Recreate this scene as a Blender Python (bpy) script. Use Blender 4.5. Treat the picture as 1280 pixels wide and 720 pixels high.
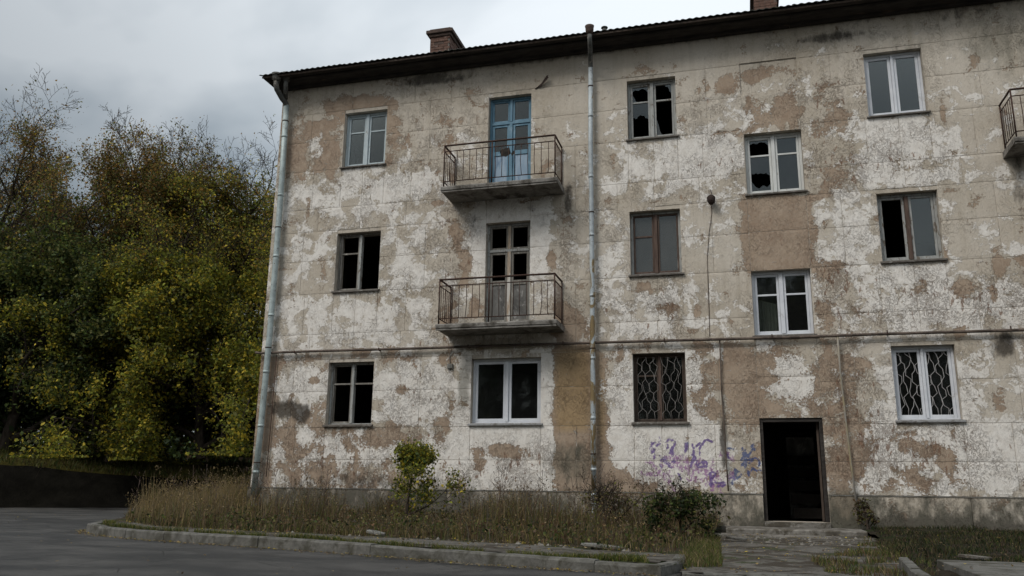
import bpy, bmesh, math, random
import numpy as np
from mathutils import Vector, Matrix, noise as mnoise

# ---------------------------------------------------------------- scene, camera, light
for o in list(bpy.data.objects):
    bpy.data.objects.remove(o, do_unlink=True)
SC = bpy.context.scene
COL = SC.collection
R = math.radians
SC.view_settings.view_transform = 'Standard'
SC.view_settings.look = 'None'
SC.view_settings.gamma = 1.0
SC.view_settings.exposure = 0.70

cam_data = bpy.data.cameras.new('camera')
cam = bpy.data.objects.new('camera', cam_data)
COL.objects.link(cam)
cam_data.sensor_width = 36.0
cam_data.lens = 36.0 * 1042.27 / 1280.0
cam_data.clip_end = 3000
cam_data.clip_start = 0.05
CAM_POS = Vector((10.557, -16.659, 1.70))
yaw, pitch, roll = R(15.5618), R(13.5811), R(0.7665)
cam.matrix_world = (Matrix.Translation(CAM_POS) @ Matrix.Rotation(yaw, 4, 'Z') @
                    Matrix.Rotation(math.pi / 2 + pitch, 4, 'X') @ Matrix.Rotation(roll, 4, 'Z'))
SC.camera = cam

SUN_EL, SUN_AZ = 48.0, 215.0        # behind the camera and to its left, hidden by cloud
world = bpy.data.worlds.new('World')
SC.world = world
world.use_nodes = True
wn, wl = world.node_tree.nodes, world.node_tree.links
wn.clear()
w_out = wn.new('ShaderNodeOutputWorld')
w_bg = wn.new('ShaderNodeBackground')
w_bg.inputs['Strength'].default_value = 0.10
sky = wn.new('ShaderNodeTexSky')
sky.sky_type = 'NISHITA'
sky.sun_disc = False
sky.sun_elevation = R(SUN_EL)
sky.sun_rotation = R(SUN_AZ)
sky.air_density = 1.5
sky.dust_density = 4.0
tc = wn.new('ShaderNodeTexCoord')
# cloud layer: project the direction on a flat ceiling so that the clouds flatten towards the horizon
sep = wn.new('ShaderNodeSeparateXYZ'); wl.new(tc.outputs['Generated'], sep.inputs[0])
zc = wn.new('ShaderNodeMath'); zc.operation = 'ADD'; zc.inputs[1].default_value = 0.30
wl.new(sep.outputs['Z'], zc.inputs[0])
zm = wn.new('ShaderNodeMath'); zm.operation = 'MAXIMUM'; zm.inputs[1].default_value = 0.12
wl.new(zc.outputs[0], zm.inputs[0])
dv = wn.new('ShaderNodeVectorMath'); dv.operation = 'DIVIDE'
cz = wn.new('ShaderNodeCombineXYZ')
for i in range(3): wl.new(zm.outputs[0], cz.inputs[i])
wl.new(tc.outputs['Generated'], dv.inputs[0]); wl.new(cz.outputs[0], dv.inputs[1])
n1 = wn.new('ShaderNodeTexNoise'); n1.inputs['Scale'].default_value = 1.5
n1.inputs['Detail'].default_value = 5; n1.inputs['Roughness'].default_value = 0.48
n1.inputs['Distortion'].default_value = 0.35
wl.new(dv.outputs[0], n1.inputs['Vector'])
ramp = wn.new('ShaderNodeValToRGB')
ramp.color_ramp.elements[0].position = 0.36
ramp.color_ramp.elements[0].color = (.355, .42, .475, 1)
ramp.color_ramp.elements[1].position = 0.60
ramp.color_ramp.elements[1].color = (.83, .88, .915, 1)
wl.new(n1.outputs['Fac'], ramp.inputs[0])
# broad brightening of the cloud deck towards one side of the sky (thin cloud), darker to the other
dotn = wn.new('ShaderNodeVectorMath'); dotn.operation = 'DOT_PRODUCT'
dotn.inputs[1].default_value = Vector((0.60, 0.20, 0.75)).normalized()
wl.new(tc.outputs['Generated'], dotn.inputs[0])
mr = wn.new('ShaderNodeMapRange'); mr.interpolation_type = 'SMOOTHSTEP'
mr.inputs['From Min'].default_value = -0.15; mr.inputs['From Max'].default_value = 0.55
mr.inputs['To Min'].default_value = 0.50; mr.inputs['To Max'].default_value = 1.12
wl.new(dotn.outputs['Value'], mr.inputs['Value'])
vm = wn.new('ShaderNodeVectorMath'); vm.operation = 'SCALE'
wl.new(ramp.outputs[0], vm.inputs[0]); lum = wn.new('ShaderNodeMath'); lum.operation = 'MULTIPLY'; lum.inputs[1].default_value = 6.6
wl.new(mr.outputs[0], lum.inputs[0]); wl.new(lum.outputs[0], vm.inputs['Scale'])
mx = wn.new('ShaderNodeMixRGB'); mx.inputs[0].default_value = 0.88
wl.new(sky.outputs[0], mx.inputs[1]); wl.new(vm.outputs[0], mx.inputs[2])
wl.new(mx.outputs[0], w_bg.inputs['Color'])
wl.new(w_bg.outputs[0], w_out.inputs['Surface'])

sun_d = bpy.data.lights.new('sun', 'SUN')
sun_d.energy = 1.3
sun_d.angle = R(25)
sun_d.color = (1.0, 0.97, 0.92)
sun = bpy.data.objects.new('sun', sun_d)
COL.objects.link(sun)
az = R(SUN_AZ)
sdir = Vector((math.sin(az) * math.cos(R(SUN_EL)), math.cos(az) * math.cos(R(SUN_EL)), math.sin(R(SUN_EL))))
sun.rotation_euler = (-sdir).to_track_quat('-Z', 'Y').to_euler()
sun.location = (-10, -20, 30)

# ---------------------------------------------------------------- materials
class NT:
    """small wrapper that makes node graphs short to write"""
    def __init__(s, name):
        s.m = bpy.data.materials.new(name); s.m.use_nodes = True
        s.n = s.m.node_tree.nodes; s.l = s.m.node_tree.links
        s.bsdf = s.n['Principled BSDF']
        s.out = s.n['Material Output']
        s.pos = s.n.new('ShaderNodeNewGeometry').outputs['Position']
    def put(s, sock, v):
        if isinstance(v, bpy.types.NodeSocket): s.l.new(v, sock)
        elif v is not None:
            if sock.type == 'RGBA' and isinstance(v, (tuple, list)): sock.default_value = (*v[:3], 1)
            else: sock.default_value = v
    def noise(s, scale, detail=4, rough=0.55, vec=None, dist=0.0, out='Fac'):
        n = s.n.new('ShaderNodeTexNoise')
        n.inputs['Scale'].default_value = scale; n.inputs['Detail'].default_value = detail
        n.inputs['Roughness'].default_value = rough; n.inputs['Distortion'].default_value = dist
        s.l.new(vec or s.pos, n.inputs['Vector'])
        return n.outputs[out]
    def voro(s, scale, vec=None, feature='F1', rand=1.0, out='Distance'):
        n = s.n.new('ShaderNodeTexVoronoi'); n.feature = feature
        n.inputs['Scale'].default_value = scale; n.inputs['Randomness'].default_value = rand
        s.l.new(vec or s.pos, n.inputs['Vector'])
        return n.outputs[out]
    def math(s, op, a, b=None, c=None, clamp=False):
        n = s.n.new('ShaderNodeMath'); n.operation = op; n.use_clamp = clamp
        s.put(n.inputs[0], a)
        if b is not None: s.put(n.inputs[1], b)
        if c is not None: s.put(n.inputs[2], c)
        return n.outputs[0]
    def step(s, v, lo, hi, a=0.0, b=1.0):
        n = s.n.new('ShaderNodeMapRange'); n.interpolation_type = 'SMOOTHSTEP'
        s.put(n.inputs['Value'], v)
        n.inputs['From Min'].default_value = lo; n.inputs['From Max'].default_value = hi
        n.inputs['To Min'].default_value = a; n.inputs['To Max'].default_value = b
        return n.outputs[0]
    def mix(s, f, a, b, mode='MIX'):
        n = s.n.new('ShaderNodeMixRGB'); n.blend_type = mode
        s.put(n.inputs[0], f); s.put(n.inputs[1], a); s.put(n.inputs[2], b)
        return n.outputs[0]
    def attr(s, name):
        n = s.n.new('ShaderNodeAttribute'); n.attribute_name = name
        return n
    def sep(s, v):
        n = s.n.new('ShaderNodeSeparateXYZ'); s.l.new(v, n.inputs[0]); return n.outputs
    def scale(s, sc, vec=None, loc=(0, 0, 0)):
        n = s.n.new('ShaderNodeMapping'); n.inputs['Scale'].default_value = sc; n.inputs['Location'].default_value = loc
        s.l.new(vec or s.pos, n.inputs['Vector']); return n.outputs[0]
    def bump(s, h, strength=0.5, dist=0.01):
        n = s.n.new('ShaderNodeBump'); n.inputs['Strength'].default_value = strength
        n.inputs['Distance'].default_value = dist; s.l.new(h, n.inputs['Height'])
        s.l.new(n.outputs[0], s.bsdf.inputs['Normal'])
    def done(s, col, rough=0.85, metal=0.0, spec=0.35):
        s.put(s.bsdf.inputs['Base Color'], col); s.put(s.bsdf.inputs['Roughness'], rough)
        s.put(s.bsdf.inputs['Metallic'], metal); s.bsdf.inputs['Specular IOR Level'].default_value = spec
        return s.m

def mat_wall():
    t = NT('flaking_plaster')
    A = t.attr('wear_a'); B = t.attr('wear_b'); G = t.attr('spray')
    a = t.sep(A.outputs['Vector']); b = t.sep(B.outputs['Vector'])
    white, tan, dark = a[0], a[1], a[2]
    speck, smooth, hue = b[0], b[1], b[2]           # hue: >0 ochre, <0 green
    big = t.noise(0.55, 3, 0.5)
    n_w = t.noise(2.2, 10, 0.62, dist=0.5)
    n_f = t.noise(17, 6, 0.65, dist=0.9)
    n_t = t.noise(2.3, 8, 0.62, vec=t.scale((1, 1, 1), loc=(31, 7, 13)), dist=0.35)
    n_tf = t.noise(26, 5, 0.6, vec=t.scale((1, 1, 1), loc=(3, 17, 3)), dist=0.5)
    sm = t.math('SUBTRACT', 1.0, t.math('MULTIPLY', smooth, 0.85), clamp=True)
    # base: aged limewash, cream to grey, with rain streaks and brush courses
    streak = t.noise(2.2, 5, 0.6, vec=t.scale((3.2, 3.2, 0.22)))
    base = t.mix(t.step(big, 0.3, 0.7), (0.475, 0.415, 0.335), (0.575, 0.52, 0.445))
    base = t.mix(t.step(streak, 0.42, 0.75, 0.0, 0.45), base, (0.36, 0.31, 0.235))
    base = t.mix(t.step(t.noise(9, 6, 0.7), 0.45, 0.72, 0.0, 0.35), base, (0.58, 0.54, 0.475))
    # white lime coat
    wf = t.math('ADD', white, t.math('MULTIPLY', t.math('SUBTRACT', n_w, 0.5), 2.2))
    wf = t.math('ADD', wf, t.math('MULTIPLY', t.math('SUBTRACT', n_f, 0.5), 0.8))
    wm = t.step(wf, 0.48, 0.53)
    wcol = t.mix(t.step(t.noise(6, 6, 0.65), 0.35, 0.7), (0.80, 0.765, 0.715), (0.69, 0.645, 0.585))
    col = t.mix(wm, base, wcol)
    # brown render where both coats have gone
    tf = t.math('ADD', tan, t.math('MULTIPLY', t.math('SUBTRACT', n_t, 0.5), 2.0))
    tf = t.math('ADD', tf, t.math('MULTIPLY', t.math('SUBTRACT', n_tf, 0.5), 0.8))
    tf = t.math('ADD', tf, t.math('MULTIPLY', t.math('MULTIPLY', speck, 0.75), t.math('SUBTRACT', t.noise(5.5, 8, 0.7, vec=t.scale((1, 1, 1), loc=(6, 6, 1)), dist=0.8), 0.36)))
    tm = t.step(tf, 0.49, 0.525)
    tcol = t.mix(t.step(t.noise(1.7, 5, 0.6), 0.35, 0.65), (0.31, 0.228, 0.165), (0.385, 0.298, 0.222))
    tcol = t.mix(t.step(t.noise(13, 6, 0.7), 0.4, 0.75, 0.0, 0.5), tcol, (0.45, 0.375, 0.30))
    tcol = t.mix(t.step(hue, 0.1, 0.8, 0.0, 0.8), tcol, (0.34, 0.235, 0.12))
    col = t.mix(tm, col, tcol)
    # shadow rim painted in where the coats end, and rust that has run down from the crumbling spots
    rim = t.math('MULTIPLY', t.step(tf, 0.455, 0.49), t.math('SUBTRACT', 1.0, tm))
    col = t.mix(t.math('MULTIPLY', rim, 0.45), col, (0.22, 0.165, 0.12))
    run = t.noise(3.0, 8, 0.68, vec=t.scale((3.4, 3.4, 1.1), loc=(2, 2, 8)), dist=0.3)
    runm = t.step(t.math('ADD', run, t.math('MULTIPLY', speck, 0.10)), 0.665, 0.705)
    col = t.mix(t.math('MULTIPLY', t.math('MULTIPLY', runm, sm), 0.8), col, (0.215, 0.125, 0.080))
    # small scales and pits: rust-brown crumbs where paint is lifting
    c_n = t.noise(12.5, 9, 0.72, vec=t.scale((1, 1, 0.8), loc=(9, 2, 5)), dist=1.6)
    ridge = t.math('ABSOLUTE', t.math('SUBTRACT', c_n, 0.5))
    sp_a = t.math('MULTIPLY', t.math('ADD', speck, 0.20), sm)
    patchy = t.step(t.noise(1.9, 6, 0.6, vec=t.scale((1, 1, 1), loc=(0, 40, 9))), 0.40, 0.66)
    thr = t.math('MULTIPLY', t.math('MULTIPLY', sp_a, patchy), 0.030)
    line = t.math('SUBTRACT', 1.0, t.step(t.math('SUBTRACT', ridge, thr), -0.006, 0.006))
    pit_n = t.noise(21, 7, 0.66, vec=t.scale((1, 1, 1), loc=(5, 5, 25)), dist=0.6)
    pit = t.step(t.math('ADD', pit_n, t.math('MULTIPLY', sp_a, 0.07)), 0.70, 0.73)
    wv = t.n.new('ShaderNodeVectorMath'); wv.operation = 'SCALE'; wv.inputs['Scale'].default_value = 0.30
    t.l.new(t.noise(4.5, 4, 0.6, out='Color'), wv.inputs[0])
    wa = t.n.new('ShaderNodeVectorMath'); wa.operation = 'ADD'; t.l.new(t.pos, wa.inputs[0]); t.l.new(wv.outputs[0], wa.inputs[1])
    ce = t.voro(5.5, vec=wa.outputs[0], feature='DISTANCE_TO_EDGE')
    cmask = t.math('MULTIPLY', t.step(t.noise(2.7, 6, 0.65, vec=t.scale((1, 1, 1), loc=(50, 4, 9))), 0.48, 0.58), t.math('ADD', 0.35, t.math('MULTIPLY', speck, 1.4)))
    crack = t.math('MULTIPLY', t.math('SUBTRACT', 1.0, t.step(t.math('ADD', ce, t.math('MULTIPLY', t.math('SUBTRACT', n_f, 0.5), 0.16)), 0.012, 0.030)), t.math('MULTIPLY', cmask, sm))
    chip = t.math('MAXIMUM', t.math('MAXIMUM', line, pit), crack, clamp=True)
    chip_col = t.mix(t.step(t.noise(4, 3), 0.4, 0.6), (0.150, 0.092, 0.062), (0.20, 0.145, 0.105))
    col = t.mix(t.math('MULTIPLY', chip, 0.55), col, chip_col)
    # specks of lime left on the brown
    fl = t.step(t.noise(15, 8, 0.7, vec=t.scale((1, 1, 1), loc=(77, 1, 2)), dist=1.2), 0.635, 0.665)
    col = t.mix(t.math('MULTIPLY', fl, 0.85), col, (0.52, 0.50, 0.46))
    # spray paint, worn through by the flaking
    gm = t.step(t.math('ADD', G.outputs['Alpha'], t.math('MULTIPLY', t.math('SUBTRACT', n_f, 0.54), 2.4)), 0.34, 0.66, 0.0, 0.80)
    col = t.mix(gm, col, G.outputs['Color'])
    # damp, soot, moss
    dn = t.noise(5.5, 8, 0.68, vec=t.scale((1.2, 1.2, 0.6)))
    df = t.step(t.math('ADD', dark, t.math('MULTIPLY', t.math('SUBTRACT', dn, 0.5), 1.9)), 0.30, 0.95, 0.0, 0.85)
    col = t.mix(df, col, (0.040, 0.034, 0.028))
    gn = t.step(t.math('ADD', t.math('MULTIPLY', hue, -1.0), t.math('MULTIPLY', t.math('SUBTRACT', dn, 0.5), 1.2)), 0.25, 0.9, 0.0, 0.62)
    col = t.mix(gn, col, (0.105, 0.105, 0.080))
    fine = t.noise(90, 3, 0.6)
    col = t.mix(t.step(fine, 0.3, 0.75, 0.0, 0.12), col, (0.13, 0.11, 0.09))
    # height of the coats
    h = t.math('MULTIPLY', wm, 0.5)
    h = t.math('SUBTRACT', h, t.math('MULTIPLY', tm, 0.9))
    h = t.math('SUBTRACT', h, t.math('MULTIPLY', chip, 0.8))
    h = t.math('ADD', h, t.math('MULTIPLY', fl, 0.6))
    h = t.math('ADD', h, t.math('MULTIPLY', t.noise(7, 8, 0.7), 0.9))
    h = t.math('ADD', h, t.math('MULTIPLY', fine, 0.18))
    t.bump(h, 0.9, 0.011)
    return t.done(col, 0.93, spec=0.2)

def mat_simple(name, c1, c2, scale=8, rough=0.8, metal=0.0, bump=0.3, c3=None, s3=3, lo3=0.5, hi3=0.62, stretch=(1, 1, 1), bd=0.005, spec=0.35):
    t = NT(name)
    v = t.scale(stretch)
    n = t.noise(scale, 7, 0.65, vec=v)
    col = t.mix(t.step(n, 0.32, 0.68), c1, c2)
    if c3 is not None:
        m = t.step(t.noise(s3, 8, 0.68, vec=t.scale(stretch, loc=(4, 8, 2)), dist=0.6), lo3, hi3)
        col = t.mix(m, col, c3)
    if bump: t.bump(t.noise(scale * 4, 6, 0.65, vec=v), bump, bd)
    return t.done(col, rough, metal, spec)

M = {}
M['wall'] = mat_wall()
M['old_paint'] = mat_simple('weathered_grey_paint', (0.25, 0.255, 0.245), (0.35, 0.355, 0.34), 14, 0.7, c3=(0.14, 0.115, 0.09), s3=16, lo3=0.55, hi3=0.62, stretch=(1, 1, .35))
M['blue_grey'] = mat_simple('pale_blue_grey_paint', (0.36, 0.43, 0.46), (0.45, 0.51, 0.53), 14, 0.65, c3=(0.24, 0.23, 0.21), s3=18, lo3=0.6, hi3=0.66, stretch=(1, 1, .35))
M['grey_brown'] = mat_simple('weathered_grey_brown_wood', (0.13, 0.12, 0.105), (0.22, 0.205, 0.18), 16, 0.8, c3=(0.34, 0.33, 0.30), s3=11, lo3=0.54, hi3=0.64, stretch=(1, 1, .2))
M['white_paint'] = mat_simple('yellowed_white_paint', (0.50, 0.51, 0.49), (0.60, 0.61, 0.59), 10, 0.6, c3=(0.32, 0.29, 0.25), s3=18, lo3=0.62, hi3=0.68, stretch=(1, 1, .4))
M['pvc'] = mat_simple('white_plastic', (0.56, 0.58, 0.62), (0.64, 0.66, 0.69), 5, 0.4, bump=0.0, c3=(0.42, 0.42, 0.42), s3=5, lo3=0.55, hi3=0.75)
M['blue'] = mat_simple('faded_blue_paint', (0.075, 0.165, 0.235), (0.12, 0.23, 0.31), 9, 0.6, c3=(0.21, 0.31, 0.38), s3=9, lo3=0.52, hi3=0.7, stretch=(1, 1, .3))
M['blue_panel'] = mat_simple('bleached_blue_paint', (0.20, 0.29, 0.39), (0.30, 0.38, 0.46), 6, 0.65, c3=(0.10, 0.17, 0.26), s3=5, lo3=0.5, hi3=0.7, stretch=(2, 2, .3))
M['brown_wood'] = mat_simple('bare_brown_wood', (0.060, 0.038, 0.030), (0.11, 0.075, 0.058), 20, 0.85, c3=(0.26, 0.235, 0.20), s3=14, lo3=0.62, hi3=0.68, stretch=(1, 1, .15))
M['dark_wood'] = mat_simple('dark_stained_wood', (0.045, 0.032, 0.025), (0.085, 0.062, 0.047), 20, 0.8, stretch=(1, 1, .15), c3=(0.16, 0.13, 0.105), s3=12, lo3=0.6, hi3=0.68)
M['tan_wood'] = mat_simple('peeled_tan_wood', (0.30, 0.22, 0.15), (0.40, 0.33, 0.26), 18, 0.8, c3=(0.50, 0.48, 0.44), s3=10, lo3=0.5, hi3=0.6, stretch=(1, 1, .15))
M['door_panel'] = mat_simple('grimy_door_paint', (0.14, 0.13, 0.12), (0.30, 0.29, 0.27), 5, 0.75, c3=(0.42, 0.41, 0.39), s3=5, lo3=0.52, hi3=0.6, stretch=(1, 1, .6))
M['door_dark'] = mat_simple('grimy_dark_door_paint', (0.06, 0.058, 0.055), (0.15, 0.145, 0.135), 5, 0.75, c3=(0.27, 0.26, 0.25), s3=4, lo3=0.56, hi3=0.64, stretch=(1, 1, .6))
M['sill'] = mat_simple('stained_sill_metal', (0.070, 0.060, 0.050), (0.13, 0.115, 0.10), 12, 0.7, c3=(0.22, 0.21, 0.19), s3=9, lo3=0.55, hi3=0.65)
M['sill_grey'] = mat_simple('grey_sill_metal', (0.20, 0.20, 0.20), (0.27, 0.27, 0.27), 12, 0.5, c3=(0.12, 0.11, 0.10), s3=8)
M['rust'] = mat_simple('rusted_iron', (0.028, 0.014, 0.010), (0.052, 0.026, 0.018), 25, 0.9, bump=0.5, c3=(0.075, 0.042, 0.030), s3=14)
M['grille'] = mat_simple('grimy_grille_paint', (0.15, 0.14, 0.13), (0.24, 0.225, 0.21), 25, 0.8)
M['grille_pale'] = mat_simple('pale_grille_paint', (0.27, 0.26, 0.255), (0.37, 0.36, 0.355), 25, 0.7)
M['slab'] = mat_simple('stained_balcony_concrete', (0.15, 0.14, 0.125), (0.25, 0.235, 0.215), 6, 0.95, bump=0.8, c3=(0.060, 0.052, 0.042), s3=3.5, lo3=0.46, hi3=0.66, bd=0.02)
M['cornice'] = mat_simple('sooty_cornice', (0.022, 0.019, 0.017), (0.050, 0.043, 0.038), 5, 0.95, bump=0.9, c3=(0.10, 0.068, 0.050), s3=2.4, lo3=0.60, hi3=0.72, stretch=(.5, 2, 2), bd=0.02)
M['slate'] = mat_simple('mossy_roof_sheet', (0.055, 0.055, 0.053), (0.10, 0.10, 0.095), 6, 0.95, bump=0.5, c3=(0.040, 0.046, 0.028), s3=3)
M['brick'] = mat_simple('chimney_brick', (0.085, 0.048, 0.036), (0.14, 0.082, 0.062), 9, 0.95, bump=0.6, c3=(0.20, 0.16, 0.14), s3=6, lo3=0.55, hi3=0.7)
M['mortar'] = mat_simple('chimney_mortar', (0.13, 0.115, 0.10), (0.20, 0.18, 0.16), 20, 0.95)
M['cap'] = mat_simple('sooty_brick', (0.050, 0.036, 0.030), (0.10, 0.068, 0.055), 12, 0.95, bump=0.6)
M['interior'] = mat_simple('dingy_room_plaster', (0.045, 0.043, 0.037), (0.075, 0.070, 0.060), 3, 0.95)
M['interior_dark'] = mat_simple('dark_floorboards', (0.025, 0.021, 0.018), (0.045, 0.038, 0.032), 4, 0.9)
M['curtain'] = mat_simple('old_net_curtain', (0.26, 0.25, 0.20), (0.34, 0.33, 0.27), 4, 0.95, bump=0.0)
M['side_wall'] = mat_simple('plain_grey_render', (0.30, 0.28, 0.235), (0.38, 0.355, 0.30), 3, 0.95, bump=0.5, c3=(0.20, 0.15, 0.11), s3=1.5)
M['soil'] = mat_simple('leaf_litter_soil', (0.045, 0.036, 0.025), (0.085, 0.068, 0.048), 9, 1.0, bump=1.0, c3=(0.045, 0.055, 0.022), s3=1.6, lo3=0.44, hi3=0.6, bd=0.05, spec=0.1)
M['earth'] = mat_simple('dark_ground', (0.005, 0.0045, 0.0035), (0.010, 0.009, 0.007), 3, 1.0, bump=0.8, bd=0.05, spec=0.05)
M['concrete'] = mat_simple('old_kerb_concrete', (0.13, 0.127, 0.117), (0.21, 0.205, 0.19), 10, 0.95, bump=0.8, c3=(0.085, 0.082, 0.066), s3=3, lo3=0.48, hi3=0.68, bd=0.01)
M['kerb'] = mat_simple('dirty_kerb_concrete', (0.085, 0.082, 0.074), (0.15, 0.145, 0.13), 8, 0.95, bump=0.9, c3=(0.055, 0.052, 0.040), s3=3, lo3=0.45, hi3=0.62, bd=0.012)
M['step'] = mat_simple('worn_step_concrete', (0.14, 0.13, 0.115), (0.24, 0.225, 0.20), 7, 0.95, bump=0.9, c3=(0.070, 0.060, 0.046), s3=3, lo3=0.44, hi3=0.6, bd=0.02)
M['plinth'] = None
M['bark'] = mat_simple('dark_bark', (0.028, 0.022, 0.017), (0.060, 0.048, 0.038), 14, 1.0, bump=0.8, stretch=(1, 1, .3), bd=0.02, spec=0.1)
M['lamp'] = mat_simple('corroded_lamp_iron', (0.020, 0.014, 0.012), (0.05, 0.032, 0.026), 30, 0.95, bump=0.8)
M['yellow_pipe'] = mat_simple('worn_yellow_paint', (0.24, 0.21, 0.14), (0.30, 0.24, 0.13), 8, 0.75, c3=(0.25, 0.23, 0.20), s3=4, lo3=0.45, hi3=0.55, stretch=(1, 1, .3))
M['gas_pipe'] = mat_simple('dirty_pipe_paint', (0.060, 0.044, 0.034), (0.13, 0.10, 0.08), 4, 0.8, c3=(0.055, 0.042, 0.034), s3=5)
M['litter_pale'] = mat_simple('faded_paper', (0.45, 0.44, 0.42), (0.55, 0.54, 0.52), 10, 0.9)

def mat_pipe(name, base, rust, lo, hi):
    t = NT(name)
    n = t.noise(1.6, 7, 0.7, vec=t.scale((3, 3, 1.0)), dist=0.6)
    col = t.mix(t.step(t.noise(7, 5), 0.35, 0.65), base, tuple(min(1, c * 1.3) for c in base))
    z = t.sep(t.pos)[2]
    f = t.math('ADD', n, t.step(z, lo, hi, 0.045, -0.08))
    col = t.mix(t.step(f, 0.53, 0.58), col, rust)
    col = t.mix(t.step(t.noise(22, 6, 0.7), 0.60, 0.66), col, (0.10, 0.075, 0.055))
    return t.done(col, 0.55, 0.15)
M['pipe_left'] = mat_pipe('galvanised_green_grey', (0.30, 0.35, 0.345), (0.16, 0.145, 0.12), 1.0, 2.2)
M['pipe_right'] = mat_pipe('galvanised_with_rust', (0.33, 0.365, 0.38), (0.20, 0.145, 0.07), 5.8, 7.4)
M['pipe_dark'] = mat_simple('blackened_galvanised', (0.050, 0.050, 0.048), (0.12, 0.12, 0.11), 8, 0.8, c3=(0.24, 0.22, 0.19), s3=6, lo3=0.55, hi3=0.65)

def mat_asphalt():
    t = NT('asphalt')
    n = t.noise(0.8, 8, 0.66, vec=t.scale((1, 1.6, 1)), dist=0.5)
    col = t.mix(t.step(n, 0.36, 0.64), (0.018, 0.017, 0.016), (0.064, 0.061, 0.057))
    col = t.mix(t.step(t.noise(5, 7, 0.7), 0.42, 0.70, 0, 0.5), col, (0.030, 0.028, 0.026))
    patch = t.step(t.noise(0.7, 4, 0.5, vec=t.scale((0.6, 2.0, 1), loc=(3, 3, 0)), dist=0.4), 0.55, 0.60)
    col = t.mix(t.math('MULTIPLY', patch, 0.6), col, (0.018, 0.018, 0.018))
    agg = t.noise(160, 3, 0.7)
    col = t.mix(t.step(agg, 0.5, 0.75, 0, 0.4), col, (0.13, 0.125, 0.12))
    crack = t.voro(0.9, vec=t.scale((1, 1, 1), vec=None), feature='DISTANCE_TO_EDGE')
    ck = t.math('SUBTRACT', 1.0, t.step(t.math('ADD', crack, t.math('MULTIPLY', t.noise(8, 5), 0.03)), 0.016, 0.026))
    ck = t.math('MULTIPLY', ck, t.step(t.noise(0.5, 3), 0.40, 0.5))
    col = t.mix(t.math('MULTIPLY', ck, 0.85), col, (0.018, 0.017, 0.015))
    h = t.math('SUBTRACT', t.math('ADD', agg, t.math('MULTIPLY', t.noise(6, 6, .7), 1.5)), ck)
    t.bump(h, 0.6, 0.012)
    return t.done(col, t.step(n, 0.3, 0.7, 0.62, 0.85), spec=0.4)
M['asphalt'] = mat_asphalt()

def mat_path():
    t = NT('broken_path')
    n = t.noise(1.3, 8, 0.7, vec=t.scale((0.8, 1.5, 1)), dist=0.8)
    col = t.mix(t.step(t.noise(6, 6, .7), 0.35, 0.68), (0.085, 0.078, 0.068), (0.15, 0.14, 0.125))
    col = t.mix(t.step(n, 0.47, 0.56), col, (0.050, 0.042, 0.032))
    col = t.mix(t.step(t.noise(1.9, 6, .7, vec=t.scale((1, 1, 1), loc=(9, 1, 0))), 0.56, 0.64), col, (0.045, 0.052, 0.026))
    t.bump(t.math('ADD', t.math('MULTIPLY', n, -2.0), t.noise(40, 5, .7)), 0.9, 0.02)
    return t.done(col, 0.9, spec=0.2)
M['path'] = mat_path()

def mat_glass(name, dirt, tint=(0.9, 0.95, 0.95), refl=1.0):
    t = NT(name)
    t.n.remove(t.bsdf)
    tr = t.n.new('ShaderNodeBsdfTransparent'); tr.inputs[0].default_value = (*[c * 0.8 for c in tint], 1)
    gl = t.n.new('ShaderNodeBsdfGlossy'); gl.inputs['Roughness'].default_value = 0.035
    gl.inputs['Color'].default_value = (*tint, 1)
    df = t.n.new('ShaderNodeBsdfDiffuse'); df.inputs[0].default_value = (0.20, 0.205, 0.20, 1)
    lw = t.n.new('ShaderNodeFresnel'); lw.inputs['IOR'].default_value = 1.68
    m1 = t.n.new('ShaderNodeMixShader'); m2 = t.n.new('ShaderNodeMixShader')
    f = t.math('MULTIPLY', lw.outputs[0], refl, clamp=True)
    t.l.new(f, m1.inputs[0]); t.l.new(tr.outputs[0], m1.inputs[1]); t.l.new(gl.outputs[0], m1.inputs[2])
    d = t.step(t.noise(2.5, 7, 0.7, vec=t.scale((1, 1, .5))), 0.25, 0.8, dirt * 0.5, dirt * 1.3)
    t.put(m2.inputs[0], d); t.l.new(m1.outputs[0], m2.inputs[1]); t.l.new(df.outputs[0], m2.inputs[2])
    b = t.n.new('ShaderNodeBump'); b.inputs['Strength'].default_value = 0.07; b.inputs['Distance'].default_value = 0.01
    t.l.new(t.noise(2.2, 2), b.inputs['Height']); t.l.new(b.outputs[0], gl.inputs['Normal'])
    t.l.new(m2.outputs[0], t.out.inputs['Surface'])
    return t.m
M['glass'] = mat_glass('window_glass', 0.05)
M['glass_dirty'] = mat_glass('dusty_window_glass', 0.26)
M['glass_dark'] = mat_glass('clean_window_glass', 0.03, refl=0.55)

def mat_leaf(name):
    t = NT(name)
    a = t.attr('leaf')
    col = t.mix(t.step(t.noise(3, 2), 0.3, 0.7, 0, 0.25), a.outputs['Color'], (0.03, 0.035, 0.012))
    t.bsdf.inputs['Base Color'].default_value = (0, 0, 0, 1)
    t.done(col, 0.65, spec=0.2)
    tl = t.n.new('ShaderNodeBsdfTranslucent'); t.l.new(col, tl.inputs[0])
    ms = t.n.new('ShaderNodeMixShader'); ms.inputs[0].default_value = 0.38
    t.l.new(t.bsdf.outputs[0], ms.inputs[1]); t.l.new(tl.outputs[0], ms.inputs[2])
    t.l.new(ms.outputs[0], t.out.inputs['Surface'])
    return t.m
M['leaf'] = mat_leaf('leaves')
M['blade'] = mat_leaf('grass_blades')

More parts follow.
